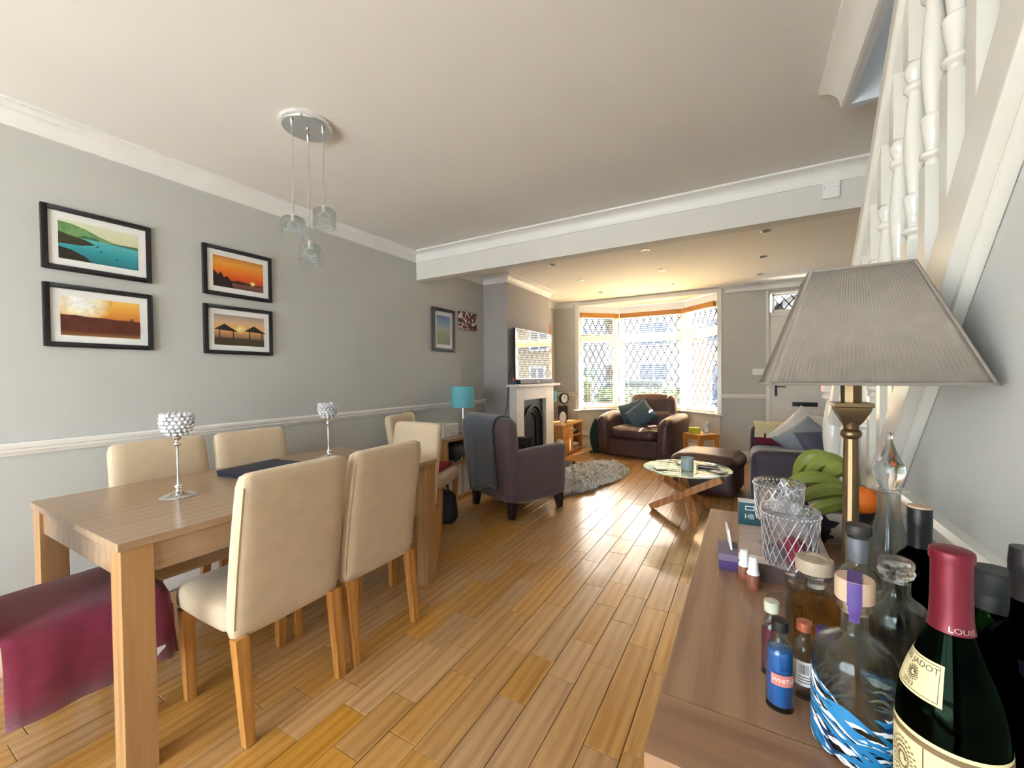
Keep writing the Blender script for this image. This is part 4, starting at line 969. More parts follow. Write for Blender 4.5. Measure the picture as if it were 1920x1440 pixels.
def lback(p): k = max(0, (p.z-.35)/.6); return (p.x, p.y+.10*k, p.z)
b = MB(); b.soft(-.38, .38, .20, .40, .30, .95, .085, .03, 12, fn=lback); b.build('backrest', leather_m, la, angle=60)
b = MB(); b.soft(-.36, .36, .14, .32, .42, .70, .08, .03, 10, fn=lback); b.build('lumbar_cushion', leather_m, la, angle=60)
Mla = Matrix.Translation((-1.46, 6.79, 0)) @ Matrix.Rotation(rad(-12.5), 4, 'Z')
b = MB(); b.pillow(.42, .42, .15, T=Mla @ RT((-.18, .02, .66), rx=rad(68), rz=rad(8)) @ Matrix.Rotation(rad(22), 4, 'Z'), seed=1); tag(b.build('teal_cushion', teal_m, angle=80), 'teal crinkled cushion at the left of the leather armchair, behind the other one', 'cushion')
b = MB(); b.pillow(.42, .42, .15, T=Mla @ RT((.02, -.13, .655), rx=rad(62), rz=rad(-5)) @ Matrix.Rotation(rad(45), 4, 'Z'), seed=5); tag(b.build('teal_cushion', teal_m, angle=80), 'teal crinkled cushion set on its corner at the front of the leather armchair', 'cushion')

# ================================================================== little side table with its things
stb = thing('side_table', 'small oak side table between the leather armchair and the bay wall', 'table', (-.575, 6.41, 0), rad(47))
so_ = wood('side_table_oak', lin(222,158,78), lin(206,138,60), lin(176,108,42), .35, 'Y', 1)
b = MB(); b.box(-.17, .17, -.17, .17, .432, .45); b.build('top', so_, stb, bevel=.003)
for sx in (-1, 1):
    for sy in (-1, 1): b = MB(); b.box(sx*.145-.02, sx*.145+.02, sy*.145-.02, sy*.145+.02, 0, .432); b.build('leg', so_, stb, bevel=.002)
for s_ in (-1, 1):
    b = MB(); b.box(-.125, .125, s_*.145-.009, s_*.145+.009, .372, .432); b.build('apron', so_, stb)
    b = MB(); b.box(s_*.145-.009, s_*.145+.009, -.125, .125, .372, .432); b.build('apron', so_, stb)
slab('lime_box', 'lime green box on the small oak side table', 'box', mat('lime_card', lin(182,190,48), .6), (-.66, 6.42, .45), .14, .10, .075, rad(12))
b = MB(); b.lathe([(0,0), (.03,0), (.034,.075), (.0325,.075), (.029,.004), (0,.004)], 20); tag(b.build('tumbler', clear_m, loc=(-.555, 6.345, .4505), angle=50), 'clear glass tumbler beside the lime green box', 'glass')
t = thing('bottle', 'pale blue bottle with white cap on the small side table', 'bottle', (-.50, 6.45, .45))
b = MB(); b.lathe(smooth_prof([(0,0), (.03,.0), (.032,.01), (.032,.09), (.026,.11), (.013,.12), (.012,.135)], 3)+[(0,.135)], 18); b.build('body', mat('pale_blue', lin(176,206,214), .25, var=.03), t, angle=50)
b = MB(); b.lathe([(.0,.135), (.016,.135), (.016,.165), (.0,.165)], 14); b.build('cap', white_m, t, bevel=.002)
b = MB(); b.lathe([(.0323,.02), (.0327,.02), (.0327,.075), (.0323,.075)], 18); b.build('label_band', paper_m, t)

# ================================================================== leather ottoman, sofa
ot = thing('ottoman', 'brown leather ottoman with domed top in front of the sofa', 'ottoman', (-.375, 5.07, 0), rad(-8))
b = MB(); b.soft(-.31, .31, -.31, .31, .012, .30, .05, .01, 10); b.build('base', leather_m, ot, angle=60)
b = MB(); b.soft(-.325, .325, -.325, .325, .26, .42, .075, .04, 14, pz=.9); tp_ = b.build('top_cushion', leather_m, ot, angle=60)
b = MB(); b.tube([(.265, y_/10*.31, .425+.02*(1-(y_/10)**2)) for y_ in range(-9, 10)], .004, 5); b.build('seam', leather_m, tp_)
sf = thing('sofa', 'dark plum two seat sofa with cushions near the front door', 'sofa', (0, 0, 0))
plum_d = mat('sofa_fabric', lin(58,51,62), .65, var=.1, scale=10, bump=.06, bscale=150, sheen=.3)
b = MB(); b.soft(.07, 1.0, 4.28, 5.68, .03, .30, .03, .003, 8); b.build('base', plum_d, sf, angle=60)
b = MB(); b.soft(.045, .80, 4.36, 4.985, .29, .46, .06, .02, 10); b.build('seat_cushion', plum_d, sf, angle=60)
b = MB(); b.soft(.045, .80, 4.99, 5.60, .29, .46, .06, .02, 10); b.build('seat_cushion', plum_d, sf, angle=60)
for y0_, y1_ in ((4.13, 4.37), (5.59, 5.85)):
    b = MB(); zt_ = .615 if y0_ < 5 else .685
    b.soft(.03, 1.02, y0_, y1_, .02, zt_, .07, .01, 12); b.build('arm', plum_d, sf, angle=60)
b = MB(); b.soft(.80, 1.04, 4.28, 5.68, .05, .78, .08, .02, 12); b.build('backrest', plum_d, sf, angle=60)
# knitted throw over the far arm (cream above, maroon below)
n = 20; path = [(5.90, .50), (5.895, .58), (5.88, .65), (5.84, .695), (5.78, .712), (5.72, .714), (5.65, .71), (5.60, .69), (5.575, .655), (5.562, .60), (5.555, .55), (5.55, .50), (5.545, .475)]
vs = []; fs = []; mi = []
for i in range(n+1):
    x = .075+.46*i/n
    for j, (y_, z_) in enumerate(path): vs.append((x+.004*math.sin(j), y_-.004*math.sin(i*1.1)-.003, z_+.003*math.sin(i*.9)))
m = len(path); b = MB()
b.v = [Vector(v) for v in vs]
for i in range(n):
    for j in range(m-1): b.f.append([i*m+j, (i+1)*m+j, (i+1)*m+j+1, i*m+j+1]); b.m.append(1 if j >= 9.3+.9*noise.noise(Vector((i*.35, 3, 0))) else 0)
kt = thing('knitted_throw', 'cream and maroon knitted throw draped over the far sofa arm', 'throw', (0,0,0))
o = b.build('cloth', [creamknit_m, maroon_m], kt, angle=80); so = o.modifiers.new('thick', 'SOLIDIFY'); so.thickness = .009; so.offset = 0
b = MB(); b.pillow(.45, .45, .16, T=RT((.52, 4.86, .615), rx=rad(50), rz=rad(8)) @ Matrix.Rotation(rad(38), 4, 'Z'), seed=2, wr=.012); tag(b.build('grey_cushion', grey_m, angle=80), 'large grey cushion leaning in the middle of the sofa', 'cushion')
b = MB(); b.pillow(.46, .46, .14, T=RT((.52, 5.28, .645), rx=rad(66), rz=rad(-6)) @ Matrix.Rotation(rad(50), 4, 'Z'), seed=3); tag(b.build('white_cushion', white_fab, angle=80), 'white cushion standing on its corner behind the large grey one', 'cushion')
b = MB(); b.pillow(.42, .42, .18, T=RT((.70, 5.20, .65), rx=rad(72), rz=rad(-35)), seed=4, wr=.015); tag(b.build('white_cushion', white_fab, angle=80), 'white gathered cushion against the sofa back', 'cushion')
b = MB(); b.pillow(.38, .34, .14, T=RT((.73, 5.47, .66), rx=rad(78), rz=rad(-30)), seed=6); tag(b.build('red_cushion', mat('red_cushion_fabric', lin(178,40,58), .8, var=.1), angle=80), 'red cushion showing behind the white ones on the sofa', 'cushion')
b = MB(); b.pillow(.42, .40, .16, T=RT((.63, 4.66, .60), rx=rad(40), rz=rad(30)), seed=7); tag(b.build('slate_cushion', mat('slate_cushion_fabric', lin(88,92,110), .85, var=.1), angle=80), 'slate cushion at the near end of the sofa', 'cushion')

# ================================================================== coffee table
CT = (-.485, 4.055)
ct = thing('coffee_table', 'round glass coffee table on three crossed oak beams', 'table', (CT[0], CT[1], 0))
tg = glass('table_glass', (.88,.98,.95), 0, .35, 1.5)
b = MB(); b.lathe([(0,.420), (.370,.420), (.376,.424), (.376,.428), (.372,.432), (0,.432)], 64); b.build('glass_top', tg, ct, angle=40)
co = wood('coffee_oak', lin(206,146,96), lin(188,126,78), lin(156,98,56), .4, 'Z', .8)
for a0, a1 in ((288, 108), (178, -22), (58, 238)):
    f = Vector((.315*math.cos(rad(a0)), .315*math.sin(rad(a0)), .026)); t_ = Vector((.325*math.cos(rad(a1)), .325*math.sin(rad(a1)), .386))
    if a0 == 178: f.y += .0
    d_ = (t_-f).normalized()
    b = MB(); b.beam(f, t_, .066, .058); o = b.build('crossed_leg', co, ct, bevel=.003)
for a1 in (108, -22, 238):
    b = MB(); b.lathe([(0,.408), (.022,.408), (.022,.420), (0,.420)], 16, (.30*math.cos(rad(a1)), .30*math.sin(rad(a1)), 0)); b.build('glass_pad', steel_m, ct)
GZ = .4325
def on_ct(dx, dy): return (CT[0]+dx, CT[1]+dy, GZ)
cd = thing('candle_jar', 'pale patterned candle jar in the middle of the coffee table', 'candle', on_ct(.02, -.10))
jm, nt, p = nodes_of('jar_pattern'); tcn = nt.nodes.new('ShaderNodeTexCoord'); vo = nt.nodes.new('ShaderNodeTexVoronoi'); vo.inputs['Scale'].default_value = 28; nt.links.new(tcn.outputs['Object'], vo.inputs['Vector'])
cr = nt.nodes.new('ShaderNodeValToRGB'); cr.color_ramp.elements[0].color = lin(190,190,110); cr.color_ramp.elements[0].position = .25; cr.color_ramp.elements[1].color = lin(176,196,214); cr.color_ramp.elements[1].position = .4; nt.links.new(vo.outputs['Distance'], cr.inputs['Fac']); nt.links.new(cr.outputs['Color'], p.inputs['Base Color']); p.inputs['Roughness'].default_value = .35
b = MB(); b.lathe([(0,0), (.05,0), (.0525,.004), (.0525,.112), (.049,.112), (.049,.08), (0,.08)], 32); b.build('jar', jm, cd, angle=50)
b = MB(); b.lathe([(0,.08), (.048,.08), (.048,.084), (0,.084)], 24); b.build('wax', paper_m, cd)
def remote(label, loc, rz, l):
    t = thing('remote_control', label, 'remote control', loc, rz, 'remote controls')
    b = MB(); b.box(-l/2, l/2, -.023, .023, 0, .018); b.build('body', black_m, t, bevel=.006)
    b = MB()
    for i in range(6):
        for j in range(3): b.box(-l/2+.02+i*.02, -l/2+.032+i*.02, -.015+j*.012, -.007+j*.012, .018, .0195)
    b.build('buttons', mat('button_grey', lin(120,120,124), .5) if not bpy.data.materials.get('button_grey') else bpy.data.materials['button_grey'], t)
remote('black remote control nearer the camera on the coffee table', on_ct(.19, .0), rad(-14), .18)
remote('black remote control further back on the coffee table', on_ct(.17, .10), rad(-4), .17)
def coaster(label, loc, rz):
    t = thing('coaster', label, 'coaster', loc, rz, 'coasters')
    b = MB(); b.box(-.05, .05, -.05, .05, 0, .008); b.build('base', mat('coaster_cork', lin(150,140,120), .7) if not bpy.data.materials.get('coaster_cork') else bpy.data.materials['coaster_cork'], t)
    b = MB(); b.box(-.048, .048, -.048, .048, .008, .0095); b.build('print', mat('coaster_print', lin(205,210,200), .3, var=.3, scale=60) if not bpy.data.materials.get('coaster_print') else bpy.data.materials['coaster_print'], t)
coaster('square coaster at the left edge of the coffee table', on_ct(-.20, -.16), rad(25))
coaster('square coaster at the right edge of the coffee table', on_ct(.27, -.08), rad(50))
coaster('square coaster behind the candle jar on the coffee table', on_ct(-.05, .16), rad(20))
t = thing('lip_balm', 'small white tube standing beside the candle jar', 'tube', on_ct(.095, -.05))
b = MB(); b.lathe([(0,0), (.010,0), (.010,.04), (0,.04)], 14); b.build('body', mat('tube_print', lin(190,180,190), .4, var=.3, scale=80), t)
b = MB(); b.lathe([(0,.041), (.011,.041), (.011,.058), (.006,.065), (0,.065)], 14); b.build('cap', white_m, t)

# ================================================================== sheepskin rug
rg = thing('sheepskin_rug', 'grey fluffy sheepskin rug in front of the fireplace', 'rug', (-1.76, 4.97, 0), rad(-4))
def rug_r(a): return 1+.06*math.sin(3*a+.5)+.04*math.sin(5*a)+.03*math.sin(9*a+1)
HX, HY = .36, .93
pts = [(HX*rug_r(a)*math.cos(a)*(.94+.06*abs(math.sin(a))), HY*rug_r(a)*math.sin(a)) for a in [2*PI*k/60 for k in range(60)]]
b = MB(); b.prism(pts, .001, .018, 'z'); b.build('hide', mat('fleece_base', lin(176,178,184), .95, var=.1), rg)
fz = MB(); r = random.Random(2)
fleece_m = mat('fleece', lin(214,216,220), .85, var=.2, scale=16, sheen=.6)
for k in range(9000):
    a = r.random()*2*PI; q = math.sqrt(r.random())*1.01; x = HX*rug_r(a)*q*math.cos(a)*(.94+.06*abs(math.sin(a))); y_ = HY*rug_r(a)*q*math.sin(a)
    n_ = noise.noise(Vector((x*13, y_*13, 0))); da = a+n_*2.2 if q > .75 else n_*5+1
    L_ = .06+.04*r.random(); wd_ = .006+.005*r.random(); h_ = .035+.02*r.random()+.03*n_
    dx, dy = math.cos(da)*L_, math.sin(da)*L_*.8; px_, py_ = -dy/L_*wd_, dx/L_*wd_
    fz.add([(x-px_, y_-py_, .014), (x+px_, y_+py_, .014), (x+dx*.45+px_, y_+dy*.45+py_, h_), (x+dx*.45-px_, y_+dy*.45-py_, h_), (x+dx, y_+dy, h_*.55)], [(0,1,2,3), (3,2,4)])
o = fz.build('fleece', fleece_m, rg, merge=False, angle=180); o['kind'] = 'stuff'
# ================================================================== sideboard
ZS = .80
sbd = thing('sideboard', 'oak sideboard along the stair wall crowded with bottles', 'sideboard', (0, 0, 0))
x0, x1, y0, y1 = -.115, .318, .53, 1.63
b = MB(); b.box(x0, x1, y0+.115, y1, ZS-.028, ZS); b.build('top', side_m, sbd, bevel=.003)
b = MB(); b.box(x0, x1, y0, y0+.1142, ZS-.028, ZS); b.build('top_end_board', side_x, sbd, bevel=.003)
b = MB(); b.box(x0+.02, x1, y0+.02, y0+.04, .06, ZS-.028); b.build('side_panel', side_m, sbd)
b = MB(); b.box(x0+.02, x1, y1-.04, y1-.02, .06, ZS-.028); b.build('side_panel', side_m, sbd)
b = MB(); b.box(x0+.02, x1, y0+.04, y1-.04, .06, .08); b.build('bottom', side_m, sbd)
b = MB(); b.box(x1-.012, x1, y0+.04, y1-.04, .08, ZS-.028); b.build('back_panel', side_m, sbd)
for sy in (y0+.02, y1-.07):
    for sx in (x0+.02, x1-.05): b = MB(); b.box(sx, sx+.05, sy, sy+.05, 0, .06); b.build('foot', side_m, sbd)
wd3 = (y1-y0-.08)/3
for k in range(3):
    ya = y0+.04+wd3*k
    b = MB(); b.box(x0+.003, x0+.022, ya+.004, ya+wd3-.004, .60, ZS-.032); d_ = b.build('drawer', side_m, sbd, bevel=.003)
    q = MB(); q.ball((x0-.012, ya+wd3/2, .68), .014, 12, 8); q.tube([(x0+.004, ya+wd3/2, .68), (x0-.01, ya+wd3/2, .68)], .006, 8); q.build('knob', brass_m, d_)
    b = MB(); b.box(x0+.003, x0+.022, ya+.004, ya+wd3-.004, .085, .594); d_ = b.build('door', side_m, sbd, bevel=.003)
    q = MB(); q.ball((x0-.012, ya+.06, .42), .014, 12, 8); q.tube([(x0+.004, ya+.06, .42), (x0-.01, ya+.06, .42)], .006, 8); q.build('knob', brass_m, d_)

# ================================================================== column lamp with pleated square shade
lp = thing('column_lamp', 'brass column table lamp with a taupe pleated square shade', 'lamp', (.177, 1.03, ZS))
b = MB(); b.box(-.052,.052,-.052,.052,0,.018); b.box(-.043,.043,-.043,.043,.018,.03); b.box(-.033,.033,-.033,.033,.03,.05); b.build('base', brass_m, lp, bevel=.003)
b = MB(); b.lathe(smooth_prof([(.026,.05), (.02,.062), (.016,.068), (.0185,.078), (.014,.09)], 3)+[(.0125,.30), (.0115,.352)], 12); b.lathe(smooth_prof([(.0115,.352), (.0165,.358), (.0165,.366), (.012,.372), (.015,.384)], 3), 16); b.build('column', brass_m, lp, angle=28)
b = MB()
cap_ = [(.012,.380), (.017,.388), (.020,.395), (.026,.408), (.027,.414), (.030,.416), (.030,.423)]
vs = []; fs = []
for h_, z_ in cap_: vs += [(-h_,-h_,z_), (h_,-h_,z_), (h_,h_,z_), (-h_,h_,z_)]
for i in range(len(cap_)-1):
    for k in range(4): fs.append((i*4+k, i*4+(k+1) % 4, i*4+4+(k+1) % 4, i*4+4+k))
fs += [(3,2,1,0), tuple(len(vs)-4+k for k in range(4))]; b.add(vs, fs); b.build('capital', brass_m, lp, angle=30)
b = MB(); b.lathe([(.0,.423), (.0165,.423), (.0165,.468), (.019,.468), (.019,.473), (.008,.473), (.008,.50), (0,.50)], 8); b.build('socket_stem', brass_m, lp, angle=30)
b = MB(); b.lathe([(0,.50), (.014,.50), (.014,.535), (.0,.535)], 14); b.ball((0,0,.565), .03, 14, 10); b.build('bulb', white_m, lp)
# shade: four pleated faces, cut corners, thickness
shm = mat('pleated_linen', lin(132,123,112), .85, var=.07, scale=40, bump=.1, bscale=300)
zb_, zt_, hb, ht = .462, .672, .150, .0745; cutb, cutt = .014, .006
def ring(h, c, n, z, amp, off):
    pts = []
    cs = [(-h+c,-h), (h-c,-h), (h,-h+c), (h,h-c), (h-c,h), (-h+c,h), (-h,h-c), (-h,-h+c)]
    for i in range(8):
        a = Vector(cs[i]); d = Vector(cs[(i+1) % 8]); nn = n if i % 2 == 0 else 4
        nr = Vector((d.y-a.y, -(d.x-a.x))).normalized()
        for k in range(nn):
            p = a+(d-a)*k/nn+nr*(amp if k % 2 else -amp)+nr*off; pts.append((p.x, p.y, z))
    return pts
N_ = 84
out0 = ring(hb, cutb, N_, zb_, .0009, 0); out1 = ring(ht, cutt, N_, zt_, .0006, 0); in0 = ring(hb, cutb, N_, zb_, 0, -.003); in1 = ring(ht, cutt, N_, zt_, 0, -.003)
k = len(out0); b = MB(); b.add(out0+out1+in0+in1, [f for i in range(k) for f in ((i, (i+1) % k, k+(i+1) % k, k+i), (2*k+i, 3*k+i, 3*k+(i+1) % k, 2*k+(i+1) % k), (i, 2*k+i, 2*k+(i+1) % k, (i+1) % k), (k+i, k+(i+1) % k, 3*k+(i+1) % k, 3*k+i))])
b.build('shade', shm, lp, angle=180)
trim_m = mat('shade_trim', lin(128,120,110), .8, var=.05)
b = MB(); b.tube(ring(hb, cutb, 2, zb_, 0, .001)+ring(hb, cutb, 2, zb_, 0, .001)[:1], .003, 6); b.tube(ring(ht, cutt, 2, zt_, 0, .0005)+ring(ht, cutt, 2, zt_, 0, .0005)[:1], .0025, 6)
for sx, sy in ((-1,-1), (1,-1), (1,1), (-1,1)): b.tube([(sx*(hb-.006), sy*(hb-.006), zb_), (sx*(ht-.002), sy*(ht-.002), zt_)], .0028, 6)
b.build('shade_binding', trim_m, lp, angle=60)
b = MB()
for a in range(4): b.tube([(0,0,zt_-.03), (ht*.97*math.cos(a*PI/2), ht*.97*math.sin(a*PI/2), zt_-.004)], .0016, 5)
b.tube([(0,0,.50), (0,0,zt_-.03)], .004, 6); b.build('shade_carrier', brass_m, lp)

# ================================================================== bottles
def hollow(mb, outer, wall=.0025, floor=.006, n=32, zmax=None):
    """glass body: outer profile up, inner profile down"""
    inner = [(max(.0005, r-wall), z) for r, z in outer if z > floor and r > wall+.002]
    inner = [(inner[0][0]*.6, floor)]+inner
    prof = list(outer)+inner[::-1]+[(0, floor)]
    if prof[0][0] > 0: prof = [(0, outer[0][1])]+prof
    mb.lathe(prof, n)
    return inner
def liquid(t, name, inner, level, m_, n=28, shrink=.0004):
    p = [(max(0, r-shrink), z+.0003) for r, z in inner if z < level]
    rl = prof_fn(inner)(level)-shrink
    b = MB(); b.lathe([(0, p[0][1])]+p+[(rl, level), (0, level)], n); return b.build(name, m_, t, angle=50)
dark_green = glass('bottle_green_glass', (.07,.13,.08), 0, .12); black_glass = glass('bottle_black_glass', (.02,.018,.03), 0, .06); green_g = glass('green_glass', (.10,.30,.08), 0, .2); clear_b = glass('bottle_clear_glass', (.93,.96,.95), 0, .38)
cork_m = mat('pale_cork_wood', lin(196,168,140), .6, var=.1, scale=40)
# --- burgundy bottle with cream labels
wb = thing('wine_bottle', 'dark green wine bottle with red capsule and cream labels, front of the sideboard', 'bottle', (.183, .590, ZS))
op = smooth_prof([(.034,.0), (.041,.004), (.0425,.012), (.0425,.06), (.0425,.105), (.0405,.135), (.034,.165), (.0255,.19), (.0185,.212), (.0158,.235), (.0152,.285), (.0165,.287), (.0165,.296), (.0145,.298)], 5)
b = MB(); inn = hollow(b, op, .003, .02); b.build('body', dark_green, wb, angle=50)
liquid(wb, 'wine', inn, .20, mat('red_wine', (.02,.002,.004), .1, var=0))
cf = prof_fn(op)
b = MB(); b.lathe([(r+.0007, z) for r, z in op if z > .213]+[(.0, .2995)], 32); b.build('capsule', mat('red_foil', lin(112,26,44), .38, metal=.3, var=.08, scale=30), wb, angle=40)
lab_m = mat('cream_label', lin(222,208,158), .65, var=.04, scale=30); ink = mat('label_ink', lin(70,58,46), .7, var=0); inkb = mat('label_brown', lin(120,98,66), .7, var=.05)
phi = math.atan2(-.59, -.183)
b = MB(); wrap_patch(b, phi-rad(125), phi-rad(8), .148, .186, cf, .0006, 18, 5); nl = b.build('neck_label', lab_m, wb)
b = MB(); wrap_text(b, 'LOUIS JADOT', .0078, phi-rad(60), .1785, cf, .0009); wrap_text(b, '2023', .0068, phi-rad(56), .1555, cf, .0009)
for a0_, a1_, z0_, z1_ in ((-.0, 0, 0, 0),): pass
wrap_patch(b, phi-rad(120), phi-rad(13), .1505, .1511, cf, .0009, 16, 1); wrap_patch(b, phi-rad(120), phi-rad(13), .1835, .1841, cf, .0009, 16, 1); wrap_patch(b, phi-rad(13.8), phi-rad(13), .1505, .1841, cf, .0009, 1, 6)
b.build('lettering', ink, nl)
b = MB()   # bearded head emblem made of little curls
rr = random.Random(4)
for k in range(46):
    t_ = k/46*2*PI*3; q = .0018+.0050*(k/46); a_ = phi-rad(52)+q*1.0*math.cos(t_)/.034; z_ = .1672+q*math.sin(t_)*1.15
    wrap_patch(b, a_-.025, a_+.025, z_-.0005, z_+.0005, cf, .0009, 1, 1)
b.build('emblem', ink, nl)
b = MB(); wrap_patch(b, phi-rad(115), phi+rad(115), .035, .112, cf, .0006, 30, 2); ml = b.build('main_label', lab_m, wb)
b = MB()
for z0_, z1_ in ((.102,.108), (.039,.045)): wrap_patch(b, phi-rad(113), phi+rad(113), z0_, z1_, cf, .0009, 30, 1)
wrap_patch(b, phi-rad(26), phi-rad(24.5), .045, .102, cf, .0009, 1, 3); b.build('label_border', inkb, ml)
b = MB()
for k in range(90):
    t_ = k/90*2*PI*4; q = .004+.017*(k/90); a_ = phi-rad(52)+q*math.cos(t_)*.8/.042; z_ = .074+q*math.sin(t_)*1.2
    wrap_patch(b, a_-.03, a_+.03, z_-.0009, z_+.0009, cf, .0009, 1, 1)
b.build('emblem', inkb, ml)
b = MB(); wrap_text(b, 'LOUIS', .0075, phi+rad(28), .221, cf, .0014); b.build('capsule_lettering', mat('foil_silver', lin(200,180,176), .3, metal=.6), wb)
# --- gin bottle with printed waves
gb = thing('gin_bottle', 'clear round gin bottle with blue and white printed waves and wooden stopper', 'bottle', (.119, .668, ZS))
op = smooth_prof([(.036,.0), (.042,.003), (.0445,.010), (.0445,.06), (.0445,.108), (.0425,.122), (.036,.134), (.025,.142), (.0165,.148), (.0145,.155), (.0142,.178), (.0175,.181), (.0175,.189), (.015,.191)], 5)
b = MB(); hollow(b, op, .003, .012); b.build('body', clear_b, gb, angle=50); gf = prof_fn(op)
b = MB(); b.lathe([(.0,.175), (.0115,.175), (.0115,.192), (.0195,.192), (.0205,.194), (.0205,.218), (.0195,.220), (0,.220)], 28); stp = b.build('stopper', cork_m, gb, angle=40)
phg = math.atan2(-.668, -.119); violet = mat('violet_seal', lin(82,62,132), .45, var=.08)
b = MB(); fq = lambda z: .0208 if z > .1905 else gf(z)
wrap_patch(b, phg-.36, phg+.36, .168, .1895, gf, .0008, 5, 3); wrap_patch(b, phg-.36, phg+.36, .1895, .2195, lambda z: .0206, .0004, 5, 2)
b.add([(math.cos(phg)*.0206+s*.0075*-math.sin(phg), math.sin(phg)*.0206+s*.0075*math.cos(phg), .2205) for s in (-1, 1)]+[(-math.cos(phg)*.0206+s*.0075*-math.sin(phg), -math.sin(phg)*.0206+s*.0075*math.cos(phg), .2205) for s in (1, -1)], [(0,1,2,3)]); b.build('seal_strip', violet, gb)
wv_w = mat('wave_white', (.85,.87,.88), .5, var=.02); wv_b = mat('wave_blue', lin(38,118,168), .4, var=.15, scale=30); wv_n = mat('wave_navy', lin(20,52,92), .4, var=.1)
def waves(name, m_, seed, cnt, lift, lens_):
    b = MB(); r = random.Random(seed)
    for k in range(cnt):
        ac = phg+r.uniform(-2.6, 2.6); zc = .008+.072*r.random()**1.1; side = abs(math.sin(ac-phg-.5))
        zc *= .55+.55*side; L_ = lens_*(.6+.8*r.random()); W_ = .0045+.0045*r.random(); tilt = -.55+.25*r.random(); pts = []
        n_ = 9
        for i in range(n_+1):
            t_ = i/n_; pts.append((ac+(t_-.5)*L_/.0445, zc+(t_-.5)*L_*tilt*1.0+.003*math.sin(t_*6+k), W_*math.sin(PI*t_)**.7*(1-.4*t_)))
        vs = []
        for a_, z_, w_ in pts:
            for s in (1, -1): z2 = max(.004, z_+s*w_/2); rr_ = gf(z2)+lift; vs.append((rr_*math.cos(a_), rr_*math.sin(a_), z2))
        b.add(vs, [(2*i, 2*i+2, 2*i+3, 2*i+1) for i in range(n_)])
    o_ = b.build(name, m_, gb, merge=False); o_['kind'] = 'stuff'; return o_
waves('printed_waves', wv_w, 1, 70, .0005, .042); waves('printed_waves', wv_b, 2, 80, .0008, .044); waves('printed_waves', wv_n, 3, 16, .0010, .026)
# --- generic helper for the plain ones
def bottle(name, label, loc, pts, m_, n=28, wall=.0025, floor=.006, sm=4):
    t = thing(name, label, 'bottle', loc); op = smooth_prof(pts, sm); b = MB(); inn = hollow(b, op, wall, floor, n); b.build('body', m_, t, angle=50); return t, op, inn
def cap(t, prof, m_, name='cap', n=24, bevel=0):
    b = MB(); b.lathe(prof, n); return b.build(name, m_, t, angle=40, bevel=bevel)
# square amber whisky decanter bottle
wk = thing('whisky_bottle', 'square clear bottle of amber spirit with a round wooden stopper', 'bottle', (.098, .845, ZS), rad(8))
b = MB(); s = .036
def sq(h, c, z): return [(-h+c,-h,z), (h-c,-h,z), (h,-h+c,z), (h,h-c,z), (h-c,h,z), (-h+c,h,z), (-h,h-c,z), (-h,-h+c,z)]
rings = [sq(s-.003,.012,0), sq(s,.012,.004), sq(s,.012,.112), sq(s-.002,.013,.118), sq(s-.008,.014,.123)]
vs = sum(rings, []); fs = [tuple(range(7,-1,-1))]
for i in range(len(rings)-1):
    for k in range(8): fs.append((i*8+k, i*8+(k+1) % 8, i*8+8+(k+1) % 8, i*8+8+k))
fs.append(tuple(range(len(vs)-8, len(vs)))); b.add(vs, fs); b.lathe([(.014,.1235), (.013,.128), (.013,.140), (.016,.142), (.016,.147), (0,.147)], 20)
b.build('body', clear_b, wk, bevel=.003, angle=40)
b = MB(); vs = sum([sq(s-.004,.012,.008), sq(s-.004,.012,.098)], []); b.add(vs, [tuple(range(7,-1,-1)), tuple(range(8,16))]+[(k, (k+1) % 8, 8+(k+1) % 8, 8+k) for k in range(8)]); b.build('amber_spirit', glass('amber_liquid', (.97,.74,.36), 0, .8, 1.36), wk)
b = MB()
for i in range(11): x_ = -.026+.0052*i; b.box(x_-.0008, x_+.0008, -s-.0012, -s+.0002, .015, .10); b.box(-s-.0012, -s+.0002, x_-.0008, x_+.0008, .015, .10)
b.build('ribs', clear_b, wk)
b = MB(); b.lathe([(0,.1475), (.022,.1475), (.0265,.150), (.0275,.166), (.026,.171), (.017,.1715), (.016,.1695), (0,.1695)], 28); b.build('stopper', mat('grey_wood_stopper', lin(168,150,130), .5, var=.12, scale=40), wk, angle=40)
# clear bottle with glass stopper
t, op, inn = bottle('clear_bottle', 'clear glass bottle with clear glass stopper behind the gin bottle', (.190, .800, ZS), [(.034,0), (.040,.004), (.041,.012), (.041,.10), (.040,.125), (.033,.142), (.020,.152), (.0165,.16), (.0165,.178)], clear_b)
cap(t, [(0,.174), (.012,.174), (.0125,.181), (.0195,.183), (.0215,.189), (.0195,.194), (.0205,.197), (.0205,.203), (.018,.207), (0,.205)], clear_m, 'glass_stopper', 28)
# tall clear bottle with black cap
t, op, inn = bottle('tall_bottle', 'tall clear bottle with dark flat cap and grey neck in front of the lamp column', (.166, .905, ZS), [(.030,0), (.035,.004), (.036,.012), (.036,.105), (.034,.125), (.024,.142), (.0155,.152), (.0148,.165), (.0148,.203)], clear_b)
b = MB(); b.lathe([(.0152,.158), (.0154,.158), (.0154,.198), (.0152,.198)], 24); b.build('neck_sleeve', mat('grey_sleeve', lin(120,122,128), .45, metal=.3, var=.15, scale=50), t)
cap(t, [(0,.2035), (.0175,.2035), (.0185,.206), (.0185,.216), (.017,.220), (0,.220)], mat('dark_cap', lin(58,54,52), .5, var=.1), bevel=.0)
